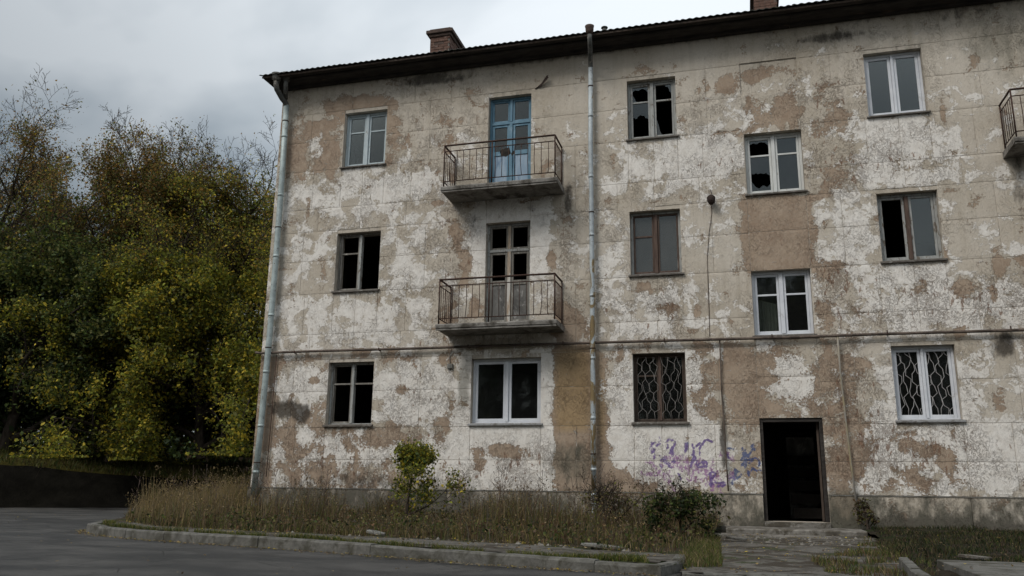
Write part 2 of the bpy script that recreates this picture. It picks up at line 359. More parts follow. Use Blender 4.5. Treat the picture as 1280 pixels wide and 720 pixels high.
# ---------------------------------------------------------------- mesh helpers
class MB:
    def __init__(s): s.v = []; s.f = []; s.sm = []
    def box(s, x0, x1, y0, y1, z0, z1):
        b = len(s.v)
        s.v += [(x0, y0, z0), (x1, y0, z0), (x1, y1, z0), (x0, y1, z0), (x0, y0, z1), (x1, y0, z1), (x1, y1, z1), (x0, y1, z1)]
        s.f += [(b, b + 3, b + 2, b + 1), (b + 4, b + 5, b + 6, b + 7), (b, b + 1, b + 5, b + 4), (b + 1, b + 2, b + 6, b + 5), (b + 2, b + 3, b + 7, b + 6), (b + 3, b, b + 4, b + 7)]
        return s
    def tube(s, pts, r, n=10, caps=True, flat=False):
        pts = [Vector(p) for p in pts]
        if not hasattr(r, '__len__'): r = [r] * len(pts)
        b0 = len(s.v); prev = None
        for i, p in enumerate(pts):
            d = (pts[min(i + 1, len(pts) - 1)] - pts[max(i - 1, 0)]).normalized()
            if prev is None:
                u = d.orthogonal().normalized()
                if abs(d.z) > .9: u = (Vector((1, 0, 0)) - d * d.x).normalized()
            else: u = (prev - d * prev.dot(d)).normalized()
            prev = u; w = d.cross(u)
            for k in range(n):
                a = 2 * math.pi * k / n
                s.v.append(tuple(p + (u * math.cos(a) + w * math.sin(a)) * r[i]))
        for i in range(len(pts) - 1):
            for k in range(n):
                a = b0 + i * n + k; c = b0 + i * n + (k + 1) % n
                s.f.append((a, c, c + n, a + n)); s.sm.append(len(s.f) - 1)
        if caps:
            s.f.append(tuple(b0 + k for k in reversed(range(n))))
            s.f.append(tuple(b0 + (len(pts) - 1) * n + k for k in range(n)))
        return s
    def poly(s, pts):
        b = len(s.v); s.v += [tuple(p) for p in pts]; s.f.append(tuple(range(b, b + len(pts)))); return s
    def prism(s, pts, d):
        """outline in order, pushed along vector d"""
        b = len(s.v); n = len(pts); d = Vector(d)
        s.v += [tuple(p) for p in pts] + [tuple(Vector(p) + d) for p in pts]
        s.f.append(tuple(range(b, b + n))); s.f.append(tuple(reversed(range(b + n, b + 2 * n))))
        for i in range(n):
            j = (i + 1) % n; s.f.append((b + i, b + n + i, b + n + j, b + j))
        return s
    def mesh(s, name, mat, bevel=0.0):
        me = bpy.data.meshes.new(name); me.from_pydata(s.v, [], s.f); me.update()
        if s.sm:
            fl = np.zeros(len(me.polygons), bool); fl[s.sm] = True
            me.polygons.foreach_set('use_smooth', fl)
        if bevel:
            bm = bmesh.new(); bm.from_mesh(me)
            bmesh.ops.recalc_face_normals(bm, faces=bm.faces)
            bmesh.ops.bevel(bm, geom=bm.edges[:], offset=bevel, segments=1, affect='EDGES', clamp_overlap=True)
            bm.to_mesh(me); bm.free()
        me.materials.append(mat)
        return me
    def build(s, name, mat, parent=None, bevel=0.0, loc=None):
        return link(name, s.mesh(name, mat, bevel), parent, loc)

def link(name, data, parent=None, loc=None):
    o = bpy.data.objects.new(name, data); COL.objects.link(o)
    if parent is not None: o.parent = parent
    if loc is not None: o.location = loc
    return o
def tag(o, label=None, cat=None, group=None, kind=None):
    if label: o['label'] = label
    if cat: o['category'] = cat
    if group: o['group'] = group
    if kind: o['kind'] = kind
    return o
def thing(name, label, cat, loc=(0, 0, 0), group=None):
    return tag(link(name, None, None, loc), label, cat, group)

rng = np.random.default_rng(7)
random.seed(7)

# ---------------------------------------------------------------- the building
# wear on the facade, in metres on the wall: (shape 0 ellipse / 1 rectangle, kind, a, b, c, d, strength)
# kinds: 0 white lime, 1 bare brown, 2 soot, 3 crumbling specks, 4 smooth, 5 ochre, 6 green damp
PATCHES = [
    (1, 1, 0.07, 8.95, 1.64, 10.32, 0.55), (0, 0, 0.95, 9.52, 0.3, 0.45, 0.45), (1, 1, 1.2, 10.36, 2.96, 10.76, 0.7), (1, 1, 2.79, 9.08, 3.1, 10.54, 0.5),
    (0, 1, 0.5, 8.79, 0.39, 0.16, 0.3), (0, 3, 4.06, 9.46, 1.08, 0.89, 0.45), (0, 1, 4.34, 9.93, 0.27, 0.2, 0.3), (0, 1, 3.31, 8.75, 0.32, 0.16, 0.45),
    (0, 0, 3.52, 8.44, 0.49, 0.35, 0.4), (0, 0, 2.02, 8.47, 1.44, 0.4, 0.25), (0, 2, 3.81, 10.98, 0.9, 0.14, 0.8), (0, 2, 5.28, 10.92, 1.16, 0.1, 0.3),
    (0, 1, 5.09, 10.6, 0.35, 0.14, 0.4), (0, 2, 12.69, 10.86, 0.69, 0.11, 0.9), (0, 2, 15.09, 10.94, 0.85, 0.21, 0.45), (0, 2, 9.8, 11.39, 1.02, 0.1, 0.3),
    (0, 2, 6.97, 11.16, 1.1, 0.1, 0.25), (1, 1, 8.31, 10.35, 9.6, 10.64, 0.15), (0, 1, 10.51, 10.05, 0.28, 0.24, 0.8), (0, 3, 10.11, 10.25, 0.08, 0.26, 0.7),
    (0, 1, 10.13, 10.24, 0.07, 0.22, 0.4), (0, 3, 10.07, 9.66, 0.2, 0.37, 0.8), (0, 1, 11.4, 10.23, 0.54, 0.15, 0.6), (0, 1, 11.07, 10.12, 0.13, 0.15, 0.5),
    (1, 1, 10.8, 8.9, 11.98, 9.68, 0.6), (0, 0, 11.11, 9.3, 0.28, 0.29, 0.6), (0, 0, 11.38, 9.94, 0.4, 0.16, 0.3), (0, 3, 12.59, 9.45, 0.42, 0.49, 0.7),
    (0, 1, 12.52, 9.55, 0.27, 0.21, 0.3), (0, 1, 12.64, 9.01, 0.36, 0.28, 0.5), (0, 3, 12.48, 7.91, 0.52, 0.59, 0.8), (0, 1, 12.55, 7.79, 0.37, 0.25, 0.55),
    (0, 3, 12.25, 5.79, 0.41, 0.48, 0.6), (0, 1, 12.27, 5.95, 0.26, 0.22, 0.5), (0, 1, 12.13, 5.01, 0.26, 0.41, 0.45), (0, 3, 12.57, 5.22, 0.43, 0.62, 0.6),
    (1, 1, 10.72, 5.97, 12.05, 7.46, 1.0), (1, 4, 10.72, 6.09, 12.01, 7.33, 0.5), (0, 0, 9.61, 8.35, 1.15, 0.53, 0.55), (0, 0, 10.36, 8.72, 0.64, 0.71, 0.3),
    (0, 3, 10.19, 8.56, 0.48, 0.53, 0.4), (0, 4, 9.36, 10.87, 1.53, 1.14, 0.7), (0, 4, 7.32, 9.6, 0.98, 1.71, 0.7), (1, 4, 9.53, 4.85, 10.7, 7.42, 0.75),
    (0, 0, 10.51, 6.97, 0.16, 0.24, 0.35), (1, 4, 14.58, 5.63, 16.0, 10.21, 0.9), (1, 4, -0.11, 9.99, 16.17, 10.57, 0.25), (0, 0, 13.82, 8.2, 0.78, 0.66, 0.55),
    (1, 0, 13.23, 8.54, 14.46, 8.91, 0.5), (0, 3, 13.81, 8.04, 0.71, 0.33, 0.6), (0, 1, 13.73, 7.96, 0.5, 0.2, 0.3), (0, 0, 12.75, 6.64, 0.55, 0.97, 0.45),
    (0, 0, 14.36, 5.14, 1.47, 0.48, 0.5), (1, 0, 13.26, 5.7, 14.37, 6.0, 0.4), (0, 3, 13.97, 5.23, 0.95, 0.43, 0.8), (0, 1, 13.85, 5.44, 0.16, 0.14, 0.6),
    (0, 1, 14.46, 5.44, 0.21, 0.21, 0.55), (0, 1, 14.72, 5.35, 0.29, 0.21, 0.5), (0, 1, 14.8, 4.89, 0.39, 0.18, 0.4), (0, 3, 15.03, 5.18, 0.52, 0.45, 0.5),
    (1, 4, 0.59, 5.01, 1.67, 7.28, 0.7), (0, 0, 1.0, 6.99, 0.29, 0.27, 0.35), (1, 0, 4.99, 6.14, 6.76, 7.83, 0.75), (1, 4, 4.99, 6.14, 6.76, 7.83, 0.6),
    (0, 1, 6.48, 6.55, 0.14, 0.35, 0.35), (0, 2, 7.16, 7.76, 0.1, 0.4, 0.9), (0, 3, 7.1, 7.04, 0.14, 0.89, 0.8), (0, 2, 5.04, 7.37, 0.06, 0.41, 0.5),
    (0, 2, 6.31, 7.61, 0.11, 0.11, 0.6), (0, 2, 6.58, 7.35, 0.05, 0.36, 0.5), (0, 2, 5.43, 7.99, 1.11, 0.11, 0.4), (0, 0, 3.26, 7.69, 1.18, 0.77, 0.2),
    (0, 0, 2.61, 5.32, 1.16, 0.45, 0.3), (0, 1, 4.65, 7.18, 0.15, 0.33, 0.6), (0, 1, 4.86, 6.38, 0.17, 0.4, 0.6), (0, 1, 4.49, 5.24, 0.4, 0.39, 0.4),
    (0, 3, 4.63, 6.67, 0.46, 1.28, 0.6), (0, 1, 3.91, 5.89, 0.34, 0.22, 0.25), (0, 0, 3.52, 6.28, 0.48, 0.46, 0.35), (0, 1, 7.17, 5.0, 0.4, 0.34, 0.85),
    (0, 1, 6.96, 5.39, 0.24, 0.17, 0.4), (0, 0, 8.07, 6.28, 0.33, 0.86, 0.25), (0, 0, 8.19, 8.58, 0.26, 1.46, 0.1), (0, 0, 9.1, 5.22, 0.64, 0.49, 0.45),
    (0, 1, 9.14, 5.31, 0.19, 0.15, 0.8), (0, 1, 8.63, 5.7, 0.46, 0.13, 0.4), (0, 1, 9.43, 5.37, 0.22, 0.2, 0.45), (0, 3, 9.1, 5.22, 0.64, 0.46, 0.6),
    (0, 0, 8.21, 5.17, 0.25, 0.5, 0.3), (1, 1, 0.08, 4.37, 5.06, 4.55, 0.5), (1, 1, -0.08, 2.52, 0.47, 4.58, 0.5), (0, 1, 1.13, 2.78, 0.88, 0.78, 0.45),
    (0, 1, 2.39, 2.61, 0.38, 0.34, 0.2), (0, 1, 3.31, 2.77, 0.83, 0.24, 0.5), (0, 1, 2.98, 2.02, 1.1, 0.33, 0.25), (0, 1, 1.75, 3.56, 0.12, 0.79, 0.3),
    (0, 0, 1.04, 3.93, 0.56, 0.54, 0.35), (0, 0, 1.09, 2.52, 0.55, 0.52, 0.35), (0, 0, 3.82, 3.7, 0.73, 0.62, 0.45), (0, 0, 2.21, 2.44, 0.94, 0.42, 0.4),
    (0, 0, 3.88, 2.27, 0.72, 0.33, 0.4), (0, 3, 2.42, 2.18, 1.5, 0.5, 0.6), (0, 3, 3.83, 3.53, 0.73, 0.68, 0.5), (0, 2, 0.83, 3.36, 0.44, 0.18, 0.9),
    (0, 2, 1.15, 3.22, 0.2, 0.21, 0.8), (0, 2, 0.62, 3.49, 0.28, 0.39, 0.4), (0, 2, 2.99, 1.86, 2.02, 0.15, 0.35), (1, 0, 4.59, 1.79, 6.83, 2.99, 0.75),
    (1, 4, 4.85, 2.65, 6.63, 2.99, 0.7), (1, 0, 4.8, 2.52, 5.12, 4.53, 0.5), (1, 0, 6.56, 1.89, 6.86, 4.47, 0.7), (0, 1, 5.62, 2.49, 0.51, 0.13, 0.5),
    (0, 1, 6.22, 2.44, 0.44, 0.16, 0.5), (0, 1, 5.29, 2.28, 0.21, 0.19, 0.5), (0, 3, 5.88, 2.23, 1.01, 0.38, 0.9), (0, 6, 4.9, 3.85, 0.14, 0.61, 0.9),
    (0, 1, 4.87, 3.34, 0.14, 0.43, 0.4), (0, 1, 4.55, 3.52, 0.11, 0.84, 0.3), (1, 1, 6.86, 1.81, 7.68, 4.59, 1.0), (1, 5, 6.86, 2.76, 7.59, 4.54, 0.9),
    (0, 5, 7.81, 3.15, 0.1, 1.11, 0.6), (0, 6, 7.21, 2.29, 0.52, 0.47, 0.8), (0, 2, 7.09, 2.21, 0.08, 0.47, 0.6), (0, 2, 7.32, 2.44, 0.1, 0.34, 0.5),
    (1, 1, 7.71, 3.95, 8.44, 4.56, 0.5), (0, 1, 7.87, 2.52, 0.16, 0.93, 0.5), (0, 1, 8.08, 1.78, 0.47, 0.33, 0.9), (0, 0, 8.19, 3.46, 0.35, 0.8, 0.4),
    (1, 0, 8.01, 1.86, 10.15, 2.95, 0.7), (1, 4, 8.33, 2.75, 9.57, 2.95, 0.6), (0, 3, 9.01, 1.91, 1.07, 0.18, 0.7), (1, 1, 9.56, 2.97, 10.85, 4.49, 0.5),
    (1, 1, 10.55, 1.84, 10.85, 4.35, 0.35), (0, 0, 9.68, 3.75, 0.24, 0.63, 0.5), (1, 1, 10.86, 3.11, 12.13, 4.56, 0.42), (0, 0, 11.4, 3.87, 0.49, 0.31, 0.8),
    (0, 0, 11.6, 3.56, 0.37, 0.15, 0.6), (1, 1, 12.05, 1.95, 12.66, 4.3, 0.42), (0, 0, 12.26, 3.85, 0.11, 0.3, 0.4), (0, 3, 12.48, 3.1, 0.48, 1.17, 0.8),
    (0, 6, 10.4, 2.3, 0.35, 0.39, 0.4), (0, 2, 10.17, 3.43, 0.04, 0.92, 0.6), (0, 2, 10.13, 2.6, 0.06, 0.45, 0.8), (1, 0, 12.57, 1.8, 15.35, 2.94, 0.45),
    (1, 0, 12.96, 2.95, 13.23, 4.43, 0.4), (1, 0, 14.21, 1.8, 14.5, 4.39, 0.35), (1, 4, 14.55, 2.73, 15.49, 4.44, 0.7), (0, 1, 13.71, 2.52, 0.47, 0.17, 0.45),
    (0, 1, 13.32, 2.59, 0.16, 0.14, 0.5), (0, 3, 13.57, 2.45, 0.92, 0.49, 0.9), (0, 1, 13.86, 2.07, 0.65, 0.19, 0.4), (0, 1, 13.27, 1.98, 0.32, 0.2, 0.4),
    (0, 6, 14.81, 2.04, 0.38, 0.27, 0.3), (0, 2, 15.09, 4.31, 0.23, 0.23, 0.8), (0, 2, 15.18, 4.44, 0.1, 0.2, 0.6), (0, 2, 15.7, 7.37, 0.11, 0.79, 0.6),
    (0, 2, 15.79, 8.17, 0.08, 0.48, 0.5), (0, 6, 15.86, 10.16, 0.68, 0.85, 0.5), (0, 6, 14.31, 10.38, 1.74, 0.52, 0.35), (1, 6, 0.39, 0.92, 15.24, 1.7, 0.45),
    (0, 2, 13.45, 1.13, 2.08, 0.16, 0.6), (0, 2, 3.03, 1.2, 3.64, 0.48, 0.4), (0, 1, 12.28, 1.38, 0.41, 0.34, 0.5), (0, 6, 12.28, 1.38, 0.35, 0.42, 0.9),
    (0, 2, 5.57, 5.28, 1.24, 0.52, 0.2), (1, 2, 4.78, 4.5, 6.79, 4.93, 0.35),
]

# spray-paint lines on the facade under the window beside the door: (colour, points x,z)
STROKES = [
    (0, [(8.81, 2.649), (8.769, 2.546), (8.771, 2.431), (8.829, 2.393), (8.853, 2.317)]),
    (0, [(8.822, 2.623), (8.899, 2.585), (8.963, 2.61), (8.959, 2.738)]),
    (0, [(8.899, 2.597), (8.858, 2.521), (8.818, 2.444)]),
    (0, [(9.077, 2.546), (9.067, 2.648), (9.133, 2.694), (9.214, 2.673), (9.231, 2.584), (9.191, 2.521), (9.173, 2.369), (9.126, 2.495), (9.077, 2.559)]),
    (0, [(9.195, 2.661), (9.232, 2.622), (9.203, 2.495), (9.159, 2.318)]),
    (0, [(8.918, 2.368), (9.02, 2.343), (9.068, 2.267), (9.116, 2.167), (9.154, 2.142)]),
    (0, [(8.954, 2.292), (9.042, 2.242), (9.08, 2.217)]),
    (0, [(9.461, 2.635), (9.483, 2.533), (9.431, 2.495), (9.402, 2.394)]),
    (0, [(9.448, 2.622), (9.432, 2.521)]),
    (2, [(9.474, 2.635), (9.482, 2.521), (9.455, 2.47)]),
    (0, [(9.56, 2.584), (9.583, 2.521), (9.686, 2.584), (9.712, 2.609)]),
    (0, [(9.581, 2.47), (9.59, 2.37), (9.549, 2.269), (9.52, 2.169)]),
    (0, [(9.553, 2.395), (9.627, 2.345), (9.586, 2.269)]),
    (0, [(9.761, 2.584), (9.788, 2.647), (9.865, 2.677), (9.938, 2.634)]),
    (0, [(9.736, 2.584), (9.695, 2.496), (9.698, 2.382)]),
    (0, [(9.637, 2.282), (9.627, 2.219), (9.669, 2.157), (9.819, 2.171), (9.823, 2.258), (9.749, 2.282)]),
    (0, [(9.85, 2.022), (9.914, 2.072), (9.987, 2.048), (9.934, 1.973), (9.882, 1.899)]),
    (0, [(9.888, 2.047), (9.877, 1.899)]),
    (0, [(9.955, 1.887), (10.028, 1.863), (10.127, 1.877)]),
    (0, [(9.289, 2.042), (9.323, 1.93)]),
    (0, [(9.183, 2.268), (9.22, 2.255)]),
    (0, [(8.939, 2.191), (8.963, 2.153)]),
    (1, [(8.811, 2.19), (8.884, 2.064), (8.923, 2.09)]),
    (1, [(8.684, 2.24), (8.787, 2.253), (8.861, 2.14)]),
    (1, [(9.224, 2.369), (9.32, 2.193), (9.419, 2.156), (9.545, 2.169)]),
    (1, [(9.296, 2.243), (9.375, 2.344), (9.45, 2.319), (9.472, 2.244)]),
    (1, [(9.568, 2.119), (9.538, 1.995), (9.611, 1.946), (9.71, 1.922), (9.785, 1.947)]),
    (1, [(9.693, 2.12), (9.813, 2.022), (9.961, 2.023), (10.056, 1.95)]),
    (1, [(9.113, 2.066), (9.061, 2.016), (9.136, 1.991)]),
    (1, [(8.576, 2.037), (8.806, 2.013), (8.908, 2.014)]),
    (1, [(9.461, 1.919), (9.56, 1.895), (9.735, 1.922)]),
    (1, [(9.923, 2.296), (9.944, 2.196), (9.891, 2.121)]),
    (2, [(10.23, 2.521), (10.327, 2.496)]),
    (2, [(10.487, 2.521), (10.517, 2.397), (10.464, 2.298), (10.532, 2.199)]),
    (2, [(10.516, 2.372), (10.59, 2.397), (10.607, 2.249)]),
    (2, [(10.545, 2.471), (10.524, 2.298)]),
    (0, [(10.212, 2.396), (10.234, 2.346)]),
    (2, [(10.33, 2.05), (10.374, 1.953), (10.45, 2.027)]),
    (2, [(10.561, 2.298), (10.529, 2.15)]),
    (1, [(10.076, 2.396), (10.225, 2.421), (10.317, 2.297)]),
]

SPRAY = [(0.085, 0.025, 0.25), (0.30, 0.12, 0.32), (0.03, 0.07, 0.22)]

_wr = random.Random(31)
for _i in range(150):      # small scattered bare spots and crumbled places, longer than high or the reverse
    _x, _z = _wr.uniform(.3, 16), _wr.uniform(1.9, 10.3)
    _v = _wr.random() < .5
    PATCHES.append((0, 1 if _i % 5 else 3, _x, _z, _wr.uniform(.04, .12) * (1 if _v else 2.6), _wr.uniform(.04, .10) * (3.2 if _v else 1), _wr.uniform(.35, .6)))
def wear(X, Z):
    """numpy: wear attributes at facade positions"""
    F = [np.zeros_like(X) for _ in range(7)]
    F[0] += 0.35; F[1] += 0.17; F[3] += 0.26
    top = np.clip((Z - 9.2) / 1.4, 0, 1)
    F[0] -= 0.22 * top; F[4] += 0.25 * top
    left = np.clip((8.0 - X) / 8, 0, 1)
    F[0] += 0.10 * left * (1 - top) + 0.10 * np.clip((6.5 - Z) / 3, 0, 1)
    F[1] += 0.05 * left
    F[1] += 0.10 * np.clip((3.4 - Z) / 1.2, 0, 1); F[2] += 0.08 * np.clip((3.2 - Z) / 1.4, 0, 1)
    low = np.clip((2.3 - Z) / 0.7, 0, 1)
    F[2] += 0.20 * low; F[1] += 0.10 * low
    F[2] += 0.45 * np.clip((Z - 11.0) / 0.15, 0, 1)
    pl = (Z < 1.67)
    F[0][pl] = 0.12; F[1][pl] = 0.12; F[2][pl] = 0.60 + 0.4 * np.clip((1.3 - Z[pl]) / .4, 0, 1); F[6][pl] += 0.16; F[1][pl] += 0.12; F[4][pl] = 0.5
    for sh, k, a, b, c, d, st in PATCHES:
        if sh == 0:
            q = ((X - a) / c) ** 2 + ((Z - b) / d) ** 2
            w = np.exp(-np.clip(q, 0, 30) ** 1.5 * 0.7)
        else:
            e = 0.07
            w = (1 / (1 + np.exp(-np.clip((X - a) / e, -30, 30)))) * (1 / (1 + np.exp(-np.clip((c - X) / e, -30, 30)))) * \
                (1 / (1 + np.exp(-np.clip((Z - b) / e, -30, 30)))) * (1 / (1 + np.exp(-np.clip((d - Z) / e, -30, 30))))
        F[k] += w * st * ((0.72 if sh == 0 else 0.88) if k == 1 else 0.75 if k == 0 else 1)
        if k == 1: F[0] -= w * st * 0.25
        if k == 0: F[1] -= w * st * 0.35
        if k == 5: F[1] += w * st * 0.3
    # dirt that washes down below every sill and out from under the balconies
    for (x0, x1, zs) in SILLS:
        w = np.exp(-((X - x0) / .05) ** 2) + np.exp(-((X - x1) / .05) ** 2)
        F[2] += 0.28 * w * (Z < zs) * np.exp(-np.clip(zs - Z, 0, 9) / .45)
    hue = F[5] - F[6]
    return F[0], F[1], F[2], F[3], F[4], hue

_sr = random.Random(12)
for _i in range(34):       # small scribbles and drips under and around the tag
    _x, _z = _sr.uniform(8.85, 10.35), _sr.uniform(1.82, 2.42); _k = _sr.choice([0, 1, 1, 1])
    if _i > 25: _x, _z, _k = _sr.uniform(10.3, 10.8), _sr.uniform(1.95, 2.6), 2
    _p = [(_x, _z)]
    for _j in range(3): _p.append((_p[-1][0] + _sr.uniform(-.09, .09), _p[-1][1] + _sr.uniform(-.11, .06)))
    STROKES.append((_k, _p))
def spray(X, Z):
    C = np.zeros((len(X), 4)); C[:, :3] = 0.2
    box = (X > 8.3) & (X < 11.6) & (Z > 1.5) & (Z < 3.0)
    if not box.any(): return C
    x, z = X[box], Z[box]; c = C[box]
    for k, pts in sorted(STROKES, key=lambda s: -s[0] if s[0] == 1 else 1):
        wd = (0.029, 0.060, 0.032)[k]
        for (ax, az_), (bx, bz) in zip(pts[:-1], pts[1:]):
            dx, dz = bx - ax, bz - az_; L = dx * dx + dz * dz + 1e-9
            t = np.clip(((x - ax) * dx + (z - az_) * dz) / L, 0, 1)
            d = np.hypot(x - ax - t * dx, z - az_ - t * dz)
            w = np.clip(1.35 - d / wd, 0, 1) * (0.95, 0.62, 0.8)[k]
            m = w > c[:, 3]
            c[m, :3] = SPRAY[k]; c[m, 3] = w[m]
    C[box] = c
    return C

def set_attrs(me, X, Z):
    W, T, D, S, SM, H = wear(X, Z)
    for name, arr in (('wear_a', (W, T, D)), ('wear_b', (S, SM, H))):
        at = me.attributes.new(name, 'FLOAT_VECTOR', 'POINT')
        at.data.foreach_set('vector', np.stack(arr, 1).astype(np.float32).ravel())
    ca = me.color_attributes.new('spray', 'FLOAT_COLOR', 'POINT')
    ca.data.foreach_set('color', spray(X, Z).astype(np.float32).ravel())

# windows: name, x0, x1, z0, z1
XR = 24.0; ZT = 11.17; ZB = 0.6
OPEN = []
for n in range(3):
    dz = 3 * n
    OPEN += [(1.72, 2.81, 3.01 + dz, 4.39 + dz), (8.45, 9.49, 3.01 + dz, 4.39 + dz), (13.25, 14.33, 3.01 + dz, 4.39 + dz), (19.6, 20.68, 3.01 + dz, 4.39 + dz)]
    if n == 0: OPEN += [(5.05, 6.56, 3.01, 4.38), (16.05, 17.56, 3.01, 4.38)]
    else: OPEN += [(5.31, 6.31, 2.05 + dz, 4.37 + dz), (16.30, 17.30, 2.05 + dz, 4.37 + dz)]
OPEN += [(10.84, 11.96, 7.57, 8.89), (10.83, 11.94, 4.66, 5.97)]
DOOR = (10.82, 11.97, 1.19, 3.08)
OPEN.append(DOOR)
SILLS = [(a, b, c) for a, b, c, d in OPEN if c > 1.5]

house = thing('apartment_building', 'derelict three storey block of flats with flaking lime plaster, broken windows and rusted balconies', 'building')

def grid_block(name, x0, x1, z0, z1, y=0.0, depth=0.012, step=0.05, ex=(0, 0, 0, 0)):
    """one wall block: a gridded face with worn arrises and thin returns into the joint. ex: 1 where an edge borders an opening"""
    j = 0.0035
    x0 += j * (1 - ex[0]); x1 -= j * (1 - ex[1]); z0 += j * (1 - ex[2]); z1 -= j * (1 - ex[3])
    nx = max(2, int(round((x1 - x0) / step))); nz = max(2, int(round((z1 - z0) / step)))
    xs = np.linspace(x0, x1, nx + 1); zs = np.linspace(z0, z1, nz + 1)
    XX, ZZ = np.meshgrid(xs, zs)
    X, Z = XX.ravel().copy(), ZZ.ravel().copy()
    Y = np.full_like(X, y)
    ii, kk = np.meshgrid(np.arange(nx + 1), np.arange(nz + 1)); ii = ii.ravel(); kk = kk.ravel()
    for side, msk, ax, sgn in ((0, ii == 0, 0, 1), (1, ii == nx, 0, -1), (2, kk == 0, 1, 1), (3, kk == nz, 1, -1)):
        if ex[side]: Y[msk] += 0.001; continue
        n = int(msk.sum()); q = rng.random(n)
        w = np.where(q > 0.93, 0.010, 0.0) * rng.random(n) + 0.0012 * rng.random(n)
        (X if ax == 0 else Z)[msk] += sgn * w
        Y[msk] += 0.0015 + 0.0025 * rng.random(n) + w * .5
    inner = ~((ii == 0) | (ii == nx) | (kk == 0) | (kk == nz))
    Y[inner] += 0.0014 * np.sin(X[inner] * 3.1 + Z[inner] * 1.7) + (rng.random() - .5) * 0.003
    verts = np.stack([X, Y, Z], 1).tolist()
    faces = []
    W = nx + 1
    for k in range(nz):
        for i in range(nx):
            a = k * W + i; faces.append((a, a + 1, a + 1 + W, a + W))
    per = [i for i in range(W)] + [k * W + nx for k in range(1, nz + 1)] + [nz * W + i for i in range(nx - 1, -1, -1)] + [k * W for k in range(nz - 1, 0, -1)]
    b = len(verts)
    for p in per:
        v = verts[p]; verts.append([v[0], y + depth, v[2]])
    n = len(per)
    for i in range(n):
        j2 = (i + 1) % n; faces.append((per[j2], per[i], b + i, b + j2))
    me = bpy.data.meshes.new(name); me.from_pydata(verts, [], faces); me.update()
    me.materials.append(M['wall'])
    V = np.array(verts); set_attrs(me, V[:, 0], V[:, 2])
    return me

def overlaps(x, z):
    for a, b, c, d in OPEN:
        if a < x < b and c < z < d: return True
    return False

def rects_minus(x0, x1, z0, z1):
    """split a cell by the openings that cut it, keep what is solid"""
    X = sorted({x0, x1, *[v for o in OPEN for v in (o[0], o[1]) if x0 + .02 < v < x1 - .02 and o[2] < z1 and o[3] > z0]})
    Z = sorted({z0, z1, *[v for o in OPEN for v in (o[2], o[3]) if z0 + .02 < v < z1 - .02 and o[0] < x1 and o[1] > x0]})
    out = []
    for a, b in zip(X[:-1], X[1:]):
        for c, d in zip(Z[:-1], Z[1:]):
            if not overlaps((a + b) / 2, (c + d) / 2): out.append((a, b, c, d))
    return out

COURSE = [1.68, 2.28, 2.96, 3.75, 4.46, 5.04, 5.98, 6.76, 7.47, 8.03, 8.99, 9.74, 10.47, ZT]
def near(v, z, side):
    """snap course lines that run a few cm from an opening's head or sill onto it"""
    return v
def cols_for(k):
    z0, z1 = COURSE[k], COURSE[k + 1]
    storey = 0 if z1 <= 5.0 else 1
    bx = [5.05, 6.56] if storey == 0 else [5.31, 6.31]
    fx = [16.05, 17.56] if storey == 0 else [16.30, 17.30]
    body = k in (2, 3, 6, 7, 10, 11)        # courses beside the windows
    if body:
        xs = [0, 0.86, 1.72, 2.81, 3.9] + bx + [7.66, 8.45, 9.49, 10.12, 10.83, 11.96, 12.6, 13.25, 14.33, 15.3] + fx + [18.6, 19.6, 20.68, 22.3, XR]
    elif k in (0, 1, 5, 9):                 # spandrels below the sills
        xs = [0, 1.0, 1.72, 2.27, 2.81, 3.49, 4.3] + bx + [7.3, 8.45, 8.99, 9.49, 10.0, 10.83, 11.96, 13.17, 13.78, 14.33, 15.1] + fx + [18.4, 19.6, 20.68, 22.0, XR]
    elif k == 12:                           # frieze under the eave
        xs = [0, 1.9, 3.5, 4.4, 6.6, 8.94, 10.83, 12.0, 13.2, 14.7, 16.9, 19.1, 21.5, XR]
    else:                                   # lintel courses
        xs = [0, 1.2, 2.27, 3.4, 4.4, 5.31, 6.31, 7.3, 8.2, 8.97, 9.9, 10.83, 11.96, 12.8, 13.8, 14.8, 15.9, 17.56, 19.2, 21.0, XR]
    return sorted(set(xs))

# where a course line passes within 12 cm of a head or sill, the block edge is taken to the opening (no slivers)
cells = []
for k in range(len(COURSE) - 1):
    z0, z1 = COURSE[k], COURSE[k + 1]
    xs = cols_for(k)
    for a, b in zip(xs[:-1], xs[1:]):
        if 10.82 < (a + b) / 2 < 11.97: continue
        c, d = z0, z1
        for o in OPEN:
            if o[0] - .02 < (a + b) / 2 < o[1] + .02 and a > o[0] - .3 and b < o[1] + .3:
                if 0 < abs(o[2] - d) < .13: d = o[2]
                if 0 < abs(o[3] - c) < .13: c = o[3]
                if 0 < abs(o[2] - c) < .13: c = o[2]
                if 0 < abs(o[3] - d) < .13: d = o[3]
        if d - c < .05: continue
        cells += rects_minus(a, b, c, d)
# the stair column has courses of its own
zc_ = [3.08, 3.86, 4.66, 5.97, 6.77, 7.57, 8.89, 9.77]
for c, d in zip(zc_[:-1], zc_[1:]):
    if (c, d) in ((4.66, 5.97), (7.57, 8.89)): continue
    cells.append((10.83, 11.96, c, d))
cells.append((10.83, 11.96, 10.49, ZT))
cells.append(('recess', 10.83, 11.96, 9.77, 10.49))
